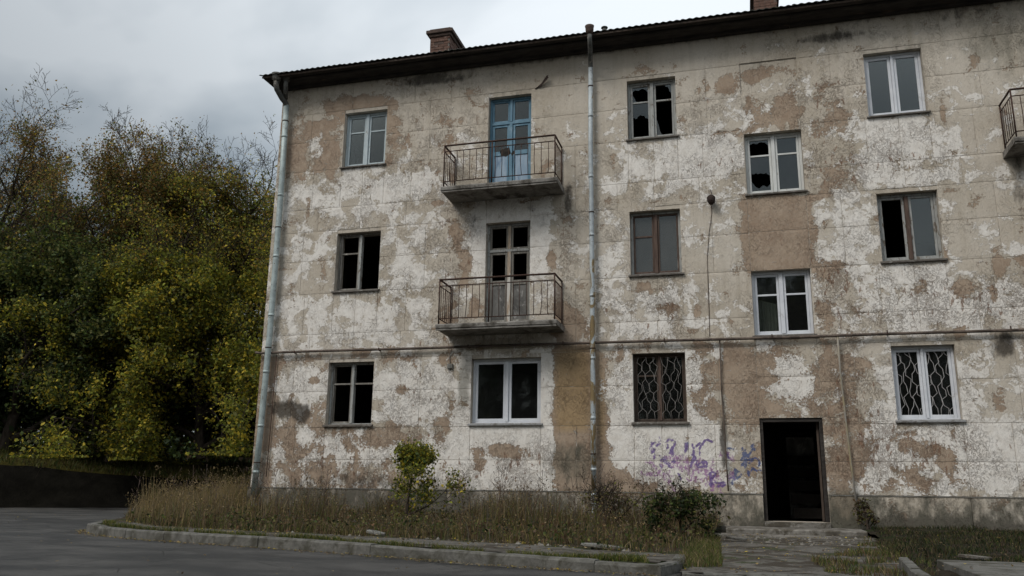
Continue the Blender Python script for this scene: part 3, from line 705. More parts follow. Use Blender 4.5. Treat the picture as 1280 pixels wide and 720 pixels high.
# merge slivers: a leftover thinner than 12 cm beside an opening goes into the core instead of being its own block
nblocks = 0
for c in cells:
    rec = c[0] == 'recess'
    if rec: c = c[1:]
    a, b, z0, z1 = c
    ex = [0, 0, 0, 0]
    zm_, xm_ = (z0 + z1) / 2, (a + b) / 2
    ex[0] = int(overlaps(a - .01, zm_) or a == 0); ex[1] = int(overlaps(b + .01, zm_))
    ex[2] = int(overlaps(xm_, z0 - .01)); ex[3] = int(overlaps(xm_, z1 + .01))
    fine = (a > 8.2 and b < 11.0 and z1 < 3.0)
    st = 0.02 if fine else (0.05 if b < 16.4 else 0.12)
    me = grid_block('wall_block', a, b, z0, z1, y=0.027 if rec else 0.0, depth=0.004 if rec else 0.012, step=st, ex=ex)
    o = link('wall_block', me, house); nblocks += 1
    if rec: o['label'] = 'shallow recessed panel above the stair windows'

# plinth: long base blocks standing a little proud, with a thin ledge on top
px_ = [0, 2.1, 4.6, 6.9, 9.1, DOOR[0]]
px2 = [DOOR[1], 14.3, 16.8, 19.3, 21.8, XR]
for xs in (px_, px2):
    for a, b in zip(xs[:-1], xs[1:]):
        me = grid_block('plinth_block', a - (.04 if a == 0 else 0), b, ZB, 1.665, y=-0.045, depth=0.057, step=0.06, ex=(0, 0, 0, 0))
        link('plinth_block', me, house); nblocks += 1
        MB().box(a + .004 - (.045 if a == 0 else 0), b - .004, -0.055, 0.002, 1.667, 1.679).build('plinth_ledge', M['concrete'], house)

# core of the wall behind the blocks, with the openings left out, 0.40 thick
core = MB()
Xs = sorted({0.0, XR, *[v for o in OPEN for v in (o[0], o[1])]})
for a, b in zip(Xs[:-1], Xs[1:]):
    cuts = sorted([(o[2], o[3]) for o in OPEN if o[0] <= a + 1e-6 and o[1] >= b - 1e-6])
    z = ZB
    for c, d in cuts:
        if c > z: 
            if not (a >= 10.8 and b <= 12.0): core.box(a, b, .012, .40, z, c)
            else: core.box(a, b, .012 if z < 9 else .031, .40, z, c)
        z = d
    if a >= 10.82 and b <= 11.98:
        core.box(a, b, .012, .40, z, 9.77); core.box(a, b, .031, .40, 9.77, 10.49); core.box(a, b, .012, .40, 10.49, 11.3)
    else:
        core.box(a, b, .012, .40, z, 11.3)
cme = core.mesh('wall_core', M['wall'])
V = np.array([v.co[:] for v in cme.vertices])
n_ = len(V)
for name, arr in (('wear_a', (.25, .1, .34)), ('wear_b', (.05, .6, 0.0))):
    at = cme.attributes.new(name, 'FLOAT_VECTOR', 'POINT'); at.data.foreach_set('vector', np.tile(np.array(arr, np.float32), n_))
ca = cme.color_attributes.new('spray', 'FLOAT_COLOR', 'POINT'); ca.data.foreach_set('color', np.zeros(n_ * 4, np.float32))
link('wall_core', cme, house)

# other walls, floors, partitions
DEP = 10.0
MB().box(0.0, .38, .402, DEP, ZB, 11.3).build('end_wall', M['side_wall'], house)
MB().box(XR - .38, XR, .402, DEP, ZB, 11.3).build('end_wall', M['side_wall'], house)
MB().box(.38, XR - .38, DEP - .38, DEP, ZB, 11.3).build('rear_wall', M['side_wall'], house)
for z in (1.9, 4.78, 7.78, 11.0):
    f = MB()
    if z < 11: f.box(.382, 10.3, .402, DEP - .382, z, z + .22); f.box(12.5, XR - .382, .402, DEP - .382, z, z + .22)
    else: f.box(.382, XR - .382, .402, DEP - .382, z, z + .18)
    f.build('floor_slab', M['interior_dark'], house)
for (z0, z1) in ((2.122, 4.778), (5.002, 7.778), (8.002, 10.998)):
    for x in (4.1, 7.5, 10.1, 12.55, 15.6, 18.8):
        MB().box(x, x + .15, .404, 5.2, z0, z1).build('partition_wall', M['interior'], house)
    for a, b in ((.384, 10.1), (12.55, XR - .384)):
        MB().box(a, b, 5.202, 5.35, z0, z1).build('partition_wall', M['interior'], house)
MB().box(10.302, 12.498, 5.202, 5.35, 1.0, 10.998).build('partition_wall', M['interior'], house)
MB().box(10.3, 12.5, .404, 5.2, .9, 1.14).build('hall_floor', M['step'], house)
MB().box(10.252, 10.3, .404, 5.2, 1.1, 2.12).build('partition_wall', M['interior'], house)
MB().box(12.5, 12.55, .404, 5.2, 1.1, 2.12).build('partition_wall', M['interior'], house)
# stair flights between the landings
for (za, zb) in ((1.14, 3.6), (3.6, 5.0), (5.0, 6.5), (6.5, 8.0)):
    st_ = MB()
    up = (za in (1.14, 5.0))
    nst = 9
    x0, x1 = ((11.42, 12.45) if up else (10.32, 11.35))
    for i in range(nst):
        yy = 4.2 - i * .3 if not up else 1.6 + i * .3
        zz = za + (zb - za) * (i + 1) / nst
        st_.box(x0, x1, yy, yy + .3, zz - .2, zz - .003 * i)
    st_.build('stair_flight', M['interior_dark'], house)
MB().box(10.302, 12.498, .41, 1.5, 6.2, 6.3).build('stair_landing', M['interior'], house)
MB().box(10.302, 12.498, .41, 1.5, 3.4, 3.5).build('stair_landing', M['interior'], house)

# eave, cornice, roof
EZ = 11.18
def cornice(xa, xb):
    c = MB()
    c.prism([(xa, .0, 11.17), (xa, -.10, 11.165), (xa, -.12, 11.22), (xa, -.40, 11.225), (xa, -.42, 11.25), (xa, -.42, 11.275), (xa, .0, 11.275)], (xb - xa, 0, 0))
    return c
x = -0.12
while x < XR:
    b = min(x + 2.4, XR + .1)
    cornice(x + .004, b - .004).build('cornice_block', M['cornice'], house); x = b
MB().box(-.12, 0, .0, DEP, 11.17, 11.275).build('cornice_block', M['cornice'], house)
MB().box(-.25, XR + .2, -.56, -.02, 11.277, 11.297).build('eave_board', M['cornice'], house)
MB().box(-.25, XR + .2, -.585, -.562, 11.262, 11.305).build('eave_board', M['dark_wood'], house)
MB().box(-.25, 0.0, -.02, DEP, 11.277, 11.297).build('eave_board', M['cornice'], house)
# corrugated sheets
SL = 0.36
def sheet_mesh(w=1.13, l=1.75):
    nx = 48; v = []; f = []
    for jz in range(2):
        for layer in range(2):
            for i in range(nx + 1):
                x = w * i / nx
                h = 0.011 * math.sin(2 * math.pi * x / 0.1413) + 0.025
                y = l * jz * math.cos(math.atan(SL)); z = l * jz * math.sin(math.atan(SL))
                v.append((x, y, z + h + (0.009 if layer else 0)))
    W = nx + 1
    for i in range(nx):
        f.append((i + W, i + W + 1, i + 3 * W + 1, i + 3 * W))
        f.append((i, i + 2 * W, i + 2 * W + 1, i + 1))
        f.append((i, i + 1, i + W + 1, i + W))
        f.append((i + 2 * W, i + 3 * W, i + 3 * W + 1, i + 2 * W + 1))
    for i in (0, nx):
        q = (i, i + W, i + 3 * W, i + 2 * W); f.append(q if i == 0 else q[::-1])
    me = bpy.data.meshes.new('roof_sheet'); me.from_pydata(v, [], f); me.materials.append(M['slate']); me.update()
    return me
sm_ = sheet_mesh()
cs, sn = math.cos(math.atan(SL)), math.sin(math.atan(SL))
for row in range(4):
    for i in range(22):
        o = link('roof_sheet', sm_, house)
        o.location = (-.30 + i * 1.11 + random.uniform(-.01, .01), -.63 + row * 1.58 * cs + random.uniform(-.015, .015), 11.285 + row * 1.58 * sn + .012 * (row) + .008 * (i % 2) + random.uniform(0, .006))
        o.rotation_euler = (random.uniform(-.004, .004), random.uniform(-.006, .006), 0)
# rear slope and gable
rp = MB(); ridge_y = -.6 + 6.1; ridge_z = 11.33 + 6.1 * SL
rp.prism([(-.3, ridge_y - .4, ridge_z - .16), (-.3, ridge_y, ridge_z + .02), (-.3, DEP + .6, 11.3), (-.3, DEP + .55, 11.25), (-.3, ridge_y, ridge_z - .06)], (XR + .55, 0, 0))
rp.build('rear_roof', M['slate'], house)
MB().prism([(.02, -.02, 11.3), (.02, ridge_y, ridge_z - .14), (.02, DEP, 11.3)], (.2, 0, 0)).build('gable', M['side_wall'], house)

# chimneys: courses of separate bricks on a mortar core
def chimney(x0, x1, y0, y1, z0, z1):
    c = MB().box(x0 + .012, x1 - .012, y0 + .012, y1 - .012, z0, z1).build('chimney', M['mortar'], house)
    bl, bh = .25, .075; cnt = 0
    z = z0 + .25; k = 0
    while z + bh < z1 + .01:
        for face in range(4):
            horiz = face < 2
            a, b = (x0, x1) if horiz else (y0, y1)
            off = (k % 2) * .125
            p = a - off
            while p < b - .03:
                q0, q1 = max(p, a), min(p + bl - .01, b); p += bl
                if q1 - q0 < .06: continue
                jx = random.uniform(-.006, .012)
                m = MB()
                if face == 0: m.box(q0, q1, y0 - jx, y0 + .05, z, z + bh - .01)
                elif face == 1: m.box(q0, q1, y1 - .05, y1 + jx, z, z + bh - .01)
                elif face == 2: m.box(x0 - jx, x0 + .05, q0 + .052 * (q0 == a), q1 - .052 * (q1 == b), z + .001, z + bh - .011)
                else: m.box(x1 - .05, x1 + jx, q0 + .052 * (q0 == a), q1 - .052 * (q1 == b), z + .001, z + bh - .011)
                m.build('brick', M['brick'] if random.random() > .2 else M['cap'], c); cnt += 1
        z += bh; k += 1
    return c
c1 = chimney(3.02, 3.56, 2.0, 3.9, 12.2, 13.42)
MB().box(2.98, 3.60, 1.96, 3.94, 13.34, 13.42).box(2.92, 3.66, 1.91, 3.99, 13.42, 13.52).box(3.0, 3.58, 1.98, 3.92, 13.52, 13.58).build('chimney_cap', M['cap'], c1, bevel=.01)
MB().tube([(3.28, 2.45, 13.59), (3.28, 2.45, 13.68), (3.28, 2.45, 13.74)], [.27, .22, .08], 10).tube([(3.36, 3.2, 13.56), (3.36, 3.2, 13.66)], [.17, .13], 8).build('chimney_pot', M['cap'], c1)
c2 = chimney(11.28, 11.80, 2.0, 2.9, 12.2, 13.35)
MB().box(11.2, 11.88, 1.92, 2.98, 13.35, 13.43).build('chimney_cap', M['cap'], c2, bevel=.01)
# small stub on the roof edge beside the right pipe
MB().tube([(8.05, -.45, 11.33), (8.05, -.45, 11.47)], .05, 8).tube([(8.05, -.45, 11.47), (8.05, -.45, 11.49)], .075, 8).build('roof_vent', M['pipe_dark'], house)

# ---------------------------------------------------------------- windows
FY = 0.13                                     # front of frames, metres behind the wall face
def shard(pts, y, mat, parent, name='glass_shard'):
    MB().prism([(px, y, pz) for px, pz in pts], (0, .004, 0)).build(name, mat, parent)
def window(x0, x1, z0, z1, mat, sash=None, fw=.055, mull=.075, left=('t',), right=('t',), glass=None, trans=.66, sill='sill', mullmat=None, label=None,
           broken=None, sash_w=.045, sill_out=.05, sash_lr=(1, 1), tr_mat=None):
    sash = sash or mat
    g = .004
    fr = MB()
    fr.box(x0 + g, x0 + fw, FY, FY + .11, z0 + g, z1 - g).box(x1 - fw, x1 - g, FY, FY + .11, z0 + g, z1 - g)
    fr.box(x0 + fw, x1 - fw, FY, FY + .11, z1 - fw, z1 - g).box(x0 + fw, x1 - fw, FY, FY + .11, z0 + g, z0 + fw)
    w = fr.build('window', mat, house, bevel=.004)
    if label: w['label'] = label
    xm = (x0 + x1) / 2
    MB().box(xm - mull / 2, xm + mull / 2, FY - .012, FY + .10, z0 + fw - .001, z1 - fw + .001).build('mullion', mullmat or mat, w, bevel=.005)
    halves = ((x0 + fw, xm - mull / 2, left, 0), (xm + mull / 2, x1 - fw, right, 1))
    for a, b, spec, side in halves:
        a += .003; b -= .003; c = z0 + fw + .003; d = z1 - fw - .003
        yo = FY + .018
        if sash_lr[side]:
            s = MB()
            s.box(a, a + sash_w, yo, yo + .05, c, d).box(b - sash_w, b, yo, yo + .05, c, d)
            s.box(a + sash_w, b - sash_w, yo, yo + .05, c, c + sash_w * 1.2).box(a + sash_w, b - sash_w, yo, yo + .05, d - sash_w, d)
            s.build('sash', sash, w, bevel=.004)
            ia, ib, ic, id_ = a + sash_w, b - sash_w, c + sash_w * 1.2, d - sash_w
        else:
            ia, ib, ic, id_ = a, b, c, d
        rows = [(ic, id_)]
        if 't' in spec:
            zt = z0 + (z1 - z0) * trans
            MB().box(ia, ib, yo + .004, yo + .046, zt - .018, zt + .018).build('transom', tr_mat or sash, w, bevel=.003)
            rows = [(ic, zt - .018), (zt + .018, id_)]
        for ri, (za, zb) in enumerate(rows):
            key = ('L' if side == 0 else 'R') + ('b' if ri == 0 else 't')
            if len(rows) == 1: key = key[0] + 'b'
            gm = glass
            br = (broken or {}).get(key)
            if gm is None and br is None: continue
            if br == 'none': continue
            yy = yo + .022
            if br is None:
                tx = random.uniform(-.0015, .0015)
                MB().box(ia - .004, ib + .004, yy, yy + .004, za - .004, zb + .004).build('pane', M[gm], w)
            else:
                gname, shapes = br
                for pts in shapes:
                    shard([(ia + (ib - ia) * u, za + (zb - za) * v) for u, v in pts], yy, M[gname], w)
    if sill:
        sb = MB().prism([(x0 - .045, .0, z0 - .018), (x0 - .045, -sill_out, z0 - .034), (x0 - .045, -sill_out, z0 - .016), (x0 - .045, FY, z0 + .014), (x0 - .045, FY, z0 - .001), (x0 - .045, .0, z0 - .001)], (x1 - x0 + .09, 0, 0))
        # the board inside the reveal
        sb = MB().box(x0 + .002, x1 - .002, .0, FY + .02, z0 + .001, z0 + .016).prism(
            [(x0 - .04, -.002, z0 - .030), (x0 - .04, -sill_out, z0 - .036), (x0 - .04, -sill_out, z0 - .010), (x0 - .04, -.002, z0 + .012)], (x1 - x0 + .08, 0, 0))
        sb.build('sill', M[sill], w)
    return w

jag = [(0, 1), (0, .58), (.08, .60), (.16, .55), (.26, .57), (.36, .63), (.47, .66), (.60, .62), (.72, .64), (.80, .56), (1, .52), (1, 1)]
jag2 = [(0, 1), (0, .55), (.12, .50), (.26, .54), (.38, .50), (.52, .53), (.66, .49), (.80, .52), (.90, .46), (1, .44), (1, 1)]
corner = [(0, 0), (.34, 0), (.2, .12), (.12, .3), (.05, .42), (0, .5)]
corner2 = [(1, 1), (.55, 1), (.68, .86), (.82, .8), (.88, .55), (1, .4)]
edge = [(0, 0), (1, 0), (1, .2), (.8, .1), (.6, .17), (.4, .08), (.2, .14), (0, .3)]
edget = [(0, 1), (0, .75), (.2, .86), (.4, .78), (.6, .9), (.85, .82), (1, .6), (1, 1)]
# column A (left)
window(1.72, 2.81, 9.01, 10.39, M['blue_grey'], glass='glass', label='pale blue window with four whole panes, top floor far left')
window(1.72, 2.81, 6.01, 7.39, M['grey_brown'], fw=.045, sash_w=.035, mull=.06, right=(), sash_lr=(1, 0), glass=None, mullmat=M['old_paint'], label='empty grey window without any glass, middle floor far left')
window(1.72, 2.81, 3.01, 4.39, M['old_paint'], sash=M['grey_brown'], fw=.045, sash_w=.032, mull=.06, glass=None, right=('t',), sash_lr=(1, 0), label='peeling grey window without glass at ground floor beside the corner')
# column B
window(5.05, 6.56, 3.01, 4.38, M['pvc'], glass='glass_dark', left=(), right=(), fw=.05, mull=.06, sash_w=.055, sill='sill_grey', label='wide white plastic window under the lower balcony')
# column C
window(8.45, 9.49, 9.01, 10.39, M['old_paint'], glass='glass', label='grey window with a jagged half pane, top floor right of the drainpipe',
       broken={'Lt': ('glass', [edget, corner]), 'Lb': ('glass', [jag]), 'Rt': ('glass', [corner2]), 'Rb': ('glass_dirty', [corner])})
window(8.45, 9.49, 6.01, 7.39, M['old_paint'], sash=M['brown_wood'], mullmat=M['brown_wood'], right=(), glass='glass_dirty', sash_w=.035, trans=.62, label='brown window with dusty grey panes, middle floor right of the drainpipe')
wC0 = window(8.45, 9.49, 3.01, 4.39, M['dark_wood'], sash=M['dark_wood'], fw=.045, sash_w=.03, mull=.06, mullmat=M['brown_wood'], right=(), glass='glass_dark', trans=.68, sill='sill', label='dark brown window behind an iron lattice above the graffiti')
# stair column D
window(10.84, 11.96, 7.57, 8.89, M['white_paint'], glass='glass', label='upper stair window with two broken left panes',
       broken={'Lt': ('glass', [edget]), 'Lb': ('glass', [jag2, edge])})
window(10.83, 11.94, 4.66, 5.97, M['pvc'], glass='glass_dark', mull=.08, label='white stair window directly over the entrance', trans=.64)
# column E
window(13.25, 14.33, 9.01, 10.39, M['pvc'], glass='glass', left=(), right=(), sash_w=.055, mull=.05, fw=.05, label='white plastic window with whole panes, top floor far right')
window(13.25, 14.33, 6.01, 7.39, M['old_paint'], sash=M['old_paint'], mullmat=M['brown_wood'], left=(), right=(), glass='glass', label='window with the left pane gone, middle floor far right', broken={'Lb': 'none'})
wE0 = window(13.25, 14.33, 3.01, 4.39, M['pvc'], glass='glass_dark', left=(), right=(), sash_w=.05, mull=.05, fw=.05, sill='white', label='white plastic window behind a pale lattice, ground floor far right') if False else \
      window(13.25, 14.33, 3.01, 4.39, M['pvc'], glass='glass_dark', left=(), right=(), sash_w=.05, mull=.05, fw=.05, sill='sill_grey', label='white plastic window with pale lattice, ground floor far right')
# columns beyond the right edge of the photograph
for dz in (0, 3, 6): window(19.6, 20.68, 3.01 + dz, 4.39 + dz, M['old_paint'], glass='glass')
window(16.05, 17.56, 3.01, 4.38, M['pvc'], glass='glass_dark', left=(), right=(), sash_w=.055)
# curtain remains behind the white stair window and the door-height light inside
cu = MB()
for i in range(14):
    xa = 10.95 + i * .032; cu.poly([(xa, .36 + .02 * (i % 2), 4.70), (xa + .032, .36 + .02 * ((i + 1) % 2), 4.70), (xa + .032, .36 + .02 * ((i + 1) % 2), 5.45 - i * .01), (xa, .36 + .02 * (i % 2), 5.46 - i * .01)])
cu.build('curtain', M['curtain'], house)

def grille(w, x0, x1, z0, z1, mat, y, r=.006, seed=1):
    """wrought bars bent alternately so that neighbours meet: a lattice of honeycomb shapes"""
    xm = (x0 + x1) / 2
    rr = random.Random(seed)
    for (a, b) in ((x0, xm - .035), (xm + .035, x1)):
        n = 5; sp = (b - a) / n; seg = .125
        for i in range(n):
            cx = a + sp * (i + .5)
            pts = []; z = z0; k = 0
            while z < z1 + .001:
                s_ = 1 if (k // 2 + i) % 2 else -1
                pts.append((cx + s_ * sp * .40 + rr.uniform(-.028, .028), y, z)); z += seg * (.55 if k % 2 else 1.0) * rr.uniform(.8, 1.2); k += 1
            pts.append((pts[-1][0], y, z1))
            MB().tube(pts, r, 5).build('bar', mat, w)
grille(wC0, 8.53, 9.41, 3.08, 4.32, M['grille'], .10, r=.005, seed=3)
grille(wE0, 13.34, 14.24, 3.10, 4.30, M['grille_pale'], .160, r=.0065, seed=5)

def balcony_door(x0, x1, z0, z1, frame, sash, panel, glass, mull, label, broken=None):
    fw = .055
    zp = z0 + .98                            # top of the solid lower panel
    ztr = z0 + (z1 - z0) * .735              # transom between fanlight and leaves
    fr = MB()
    fr.box(x0 + .004, x0 + fw, FY, FY + .12, z0, z1 - .004).box(x1 - fw, x1 - .004, FY, FY + .12, z0, z1 - .004)
    fr.box(x0 + fw, x1 - fw, FY, FY + .12, z1 - fw, z1 - .004).box(x0 + fw, x1 - fw, FY, FY + .12, ztr - .03, ztr + .03).box(x0 + fw, x1 - fw, FY, FY + .12, z0, z0 + .06)
    d = fr.build('balcony_door', frame, house, bevel=.004); d['label'] = label
    xm = (x0 + x1) / 2
    MB().box(xm - .035, xm + .035, FY - .01, FY + .09, z0 + .06, ztr - .03).build('mullion', mull, d, bevel=.004)
    MB().box(xm - .03, xm + .03, FY - .005, FY + .09, ztr + .03, z1 - fw).build('mullion', mull, d, bevel=.004)
    for a, b, sd in ((x0 + fw, xm - .035, 'L'), (xm + .035, x1 - fw, 'R')):
        a += .003; b -= .003; sw = .055; yo = FY + .02
        s = MB(); s.box(a, a + sw, yo, yo + .05, z0 + .063, ztr - .033).box(b - sw, b, yo, yo + .05, z0 + .063, ztr - .033)
        s.box(a + sw, b - sw, yo, yo + .05, zp - .05, zp + .05).box(a + sw, b - sw, yo, yo + .05, ztr - .085, ztr - .033).box(a + sw, b - sw, yo, yo + .05, z0 + .063, z0 + .16)
        s.build('sash', sash, d, bevel=.004)
        MB().box(a + sw - .002, b - sw + .002, yo + .018, yo + .032, z0 + .158, zp - .048).build('lower_panel', panel, d)
        s = MB(); sa = .038
        s.box(a, a + sa, yo, yo + .05, ztr + .033, z1 - fw - .003).box(b - sa, b, yo, yo + .05, ztr + .033, z1 - fw - .003).box(a + sa, b - sa, yo, yo + .05, ztr + .033, ztr + .07).box(a + sa, b - sa, yo, yo + .05, z1 - fw - .041, z1 - fw - .003)
        s.build('fanlight_sash', sash, d, bevel=.004)
        for key, (u0, u1, v0, v1) in (('t', (a + sa, b - sa, ztr + .07, z1 - fw - .041)), ('b', (a + sw, b - sw, zp + .05, ztr - .085))):
            br = (broken or {}).get(sd + key)
            if br == 'none' or (glass is None and br is None): continue
            if br is None: MB().box(u0 - .003, u1 + .003, yo + .022, yo + .026, v0 - .003, v1 + .003).build('pane', M[glass], d)
            else:
                for pts in br[1]: shard([(u0 + (u1 - u0) * p, v0 + (v1 - v0) * q) for p, q in pts], yo + .022, M[br[0]], d)
    MB().box(x0 + .002, x1 - .002, .0, FY - .012, z0 - .02, z0 + .02).build('threshold', M['slab'], d)
    return d
hole = [(0, 1), (0, 0), (.55, 0), (.50, .16), (.38, .22), (.30, .12), (.22, .26), (.40, .42), (.62, .36), (.80, .30), (1, .34), (1, 1)]
balcony_door(5.31, 6.31, 8.06, 10.37, M['blue'], M['blue'], M['blue_panel'], 'glass', M['blue'], 'faded blue balcony door with whole panes, upper balcony')
balcony_door(5.31, 6.31, 5.06, 7.37, M['old_paint'], M['grey_brown'], M['door_dark'], None, M['tan_wood'], 'grey balcony door without glass, lower balcony')
for dz in (0, 3): balcony_door(16.30, 17.30, 5.06 + dz, 7.37 + dz, M['white_paint'], M['white_paint'], M['door_panel'], 'glass', M['white_paint'], 'white balcony door on the right hand balcony')

def balcony(x0, x1, zt, depth, mat, label, seed, tilt=0.0):
    rr = random.Random(seed)
    sl = MB(); zb = zt - .10; nx = 60
    # slab with a crumbled front edge
    rows = []
    for i in range(nx + 1):
        x = x0 + (x1 - x0) * i / nx
        c = max(0, mnoise.noise(Vector((x * 3.1, seed, 0)))) * .03 + rr.random() * .006
        e = max(0, mnoise.noise(Vector((x * 2.3, seed + 9, 0)))) * .03 + rr.random() * .004
        rows.append([(x, -.002, zt), (x, -depth + .01 + c * .4, zt - c * .3), (x, -depth, zt - .02 - c), (x, -depth + .004 + e * .5, zb + .012 + e * .5), (x, -depth + .05 + e, zb - .0), (x, -.002, zb - .025)])
    b = 0
    for r_ in rows: sl.v += r_
    for i in range(nx):
        for k in range(5):
            p = i * 6 + k; sl.f.append((p + 6, p + 7, p + 1, p))
        sl.f.append((i * 6 + 5, i * 6 + 11, i * 6 + 6, i * 6))
    sl.f.append(tuple(range(6))); sl.f.append(tuple(reversed(range(nx * 6, nx * 6 + 6))))
    bal = sl.build('balcony', M['slab'], house); bal['label'] = label
    # drip lip under the slab
    MB().box(x0 + .01, x1 - .01, -depth + .02, -depth + .06, zb - .03, zb + .001).build('drip_edge', M['slab'], bal)
    H = .95; ins = .05
    yf = -depth + ins; xa, xb = x0 + ins, x1 - ins
    def rail(p, q, r, name='rail'):
        mid = [(p[0] + (q[0] - p[0]) * t, p[1] + (q[1] - p[1]) * t + rr.uniform(-.004, .004), p[2] + (q[2] - p[2]) * t + rr.uniform(-.005, .003)) for t in (0, .25, .5, .75, 1)]
        MB().tube(mid, r, 6).build(name, M['rust'], bal)
    for zz, r in ((zt + H, .020), (zt + H - .135, .011), (zt + .12, .011)):
        rail((xa, yf, zz), (xb, yf, zz), r); rail((xa, yf, zz), (xa, -.02, zz), r); rail((xb, yf, zz), (xb, -.02, zz), r)
    for px, py in ((xa, yf), (xb, yf), (xa, -.03), (xb, -.03), (xa + (xb - xa) * .44, yf)):
        MB().tube([(px, py, zt - .03), (px, py, zt + H)], .015, 6).build('post', M['rust'], bal)
    n = 17
    for i in range(1, n):
        px = xa + (xb - xa) * i / n
        if abs(i / n - .44) < .02: continue
        lean = rr.gauss(0, .012)
        MB().tube([(px, yf, zt + .12), (px + lean, yf + rr.uniform(-.006, .006), zt + .45), (px + lean * .3, yf, zt + H - .135)], .0075, 5).build('baluster', M['rust'], bal)
    for sx in (xa, xb):
        for i in range(1, 6):
            py = yf + (-.03 - yf) * i / 6
            MB().tube([(sx, py, zt + .12), (sx, py, zt + H - .135)], .0075, 5).build('baluster', M['rust'], bal)
    return bal
balcony(4.50, 7.06, 8.02, .76, None, 'upper balcony with thin rusted railing in front of the blue door', 2)
balcony(4.50, 7.06, 5.00, .78, None, 'lower balcony with thin rusted railing above the wide white window', 5)
balcony(15.52, 18.1, 8.02, .76, None, 'right hand balcony cut by the edge of the photograph', 8)
balcony(15.62, 18.1, 5.00, .76, None, None, 11)
# rag hung over the upper railing's inside
rag = MB()
rag.poly([(5.78, -.60, 8.80), (5.98, -.60, 8.84), (6.02, -.59, 8.70), (5.92, -.62, 8.62), (5.80, -.62, 8.66)]).poly([(5.98, -.60, 8.84), (5.78, -.60, 8.80), (5.76, -.56, 8.74), (6.0, -.56, 8.72)])
rag.poly([(6.02, -.59, 8.70), (6.08, -.60, 8.76), (6.12, -.60, 8.70), (6.04, -.6, 8.64)])
tag(rag.build('rag', M['interior_dark'], None), 'dark crumpled rag caught on the upper balcony railing before the blue door', 'rag')

# entrance: jamb boards, leaf standing open inside, lintel shadow gap
jm = MB()
a, b, c, d = DOOR
jm.box(a + .003, a + .07, .03, .16, c, d - .003).box(b - .07, b - .003, .03, .16, c, d - .003).box(a + .07, b - .07, .03, .16, d - .075, d - .003)
dr = jm.build('entrance', M['cornice'], house, bevel=.004); dr['label'] = 'dark open entrance with worn wooden jambs'
leaf = MB().box(0, .98, 0, .04, 0, 1.80)
lo = leaf.build('door_leaf', M['dark_wood'], dr); lo.location = (b - .08, .17, c + .02); lo.rotation_euler = (0, 0, R(82))
MB().box(11.42, 12.0, 3.0, 3.04, 1.16, 2.9).build('inner_door', M['door_panel'], dr)
MB().box(a + .004, b - .004, -.10, .40, c - .09, c - .004).build('threshold', M['step'], dr)

# drainpipes
def pipe_run(name, pts, r, mat, label, joints, brackets, heads, lower):
    p = MB().tube(pts, r, 14).build(name, mat, house); p['label'] = label
    for (x_, y_, z_) in joints:
        MB().tube([(x_, y_, z_ - .03), (x_, y_, z_ + .03)], r + .006, 14).build('pipe_collar', mat, p)
    for (x_, y_, z_) in brackets:
        MB().tube([(x_, y_, z_ - .01), (x_, y_, z_ + .01)], r + .009, 14).box(x_ - .008, x_ + .008, y_ + r, .02, z_ - .008, z_ + .008).build('bracket', M['rust'], p)
    for (x_, y_, z_, k) in heads:
        MB().tube([(x_, y_, z_ - .16), (x_, y_, z_ - .08), (x_, y_, z_), (x_, y_, z_ + .04)], [r * 1.0, r * 1.7, r * 1.8, r * 2.0], 12).build('hopper_head', M['cap' if k else 'pipe_dark'], p)
    return p
YP = -.125
lp = pipe_run('drainpipe', [(.19, YP, 10.72), (.23, YP, 9), (.25, YP, 7), (.25, YP, 5), (.22, YP, 3), (.18, YP, 1.50)], .068, M['pipe_left'],
              'pale green grey drainpipe at the left corner', [(.21, YP, 9.9), (.236, YP, 8.4), (.25, YP, 6.9), (.25, YP, 5.5), (.238, YP, 4.2), (.22, YP, 3.0), (.193, YP, 2.0)],
              [(.20, YP, 10.3), (.243, YP, 7.6), (.244, YP, 4.75), (.20, YP, 2.2)], [(.10, -.50, 11.33, 0), (.30, -.40, 11.36, 0)], None)
MB().tube([(.10, -.50, 11.2), (.10, -.50, 11.08), (.105, -.46, 10.99), (.13, -.25, 10.85), (.18, -.15, 10.77), (.19, YP, 10.68)], .066, 14).build('elbow', M['pipe_dark'], lp)
MB().tube([(.30, -.40, 11.24), (.30, -.40, 11.12), (.28, -.36, 11.04), (.18, -.18, 10.86)], .055, 12).build('elbow', M['pipe_dark'], lp)
rp_ = pipe_run('drainpipe', [(7.68, YP, 10.75), (7.665, YP, 9), (7.67, YP, 6), (7.66, YP, 3), (7.665, YP, 1.62)], .051, M['pipe_right'],
               'drainpipe between the balconies and the stair windows, blue grey above and rusty yellow below', [(7.672, YP, 9.6), (7.665, YP, 8.2), (7.668, YP, 6.9), (7.67, YP, 5.6), (7.665, YP, 4.3), (7.66, YP, 3.1), (7.66, YP, 2.1)],
               [(7.675, YP, 10.3), (7.668, YP, 7.4), (7.665, YP, 4.5), (7.66, YP, 2.4)], [(7.76, -.66, 11.40, 1)], None)
MB().tube([(7.76, -.66, 11.28), (7.76, -.65, 11.12), (7.75, -.55, 11.02), (7.70, -.25, 10.86), (7.68, YP, 10.76), (7.68, YP, 10.72)], .050, 14).build('elbow', M['pipe_dark'], rp_)
MB().tube([(7.665, YP, 1.66), (7.66, YP - .01, 1.5), (7.66, YP - .03, 1.2), (7.66, YP - .12, 1.1)], .056, 12).build('elbow', M['pipe_right'], rp_)

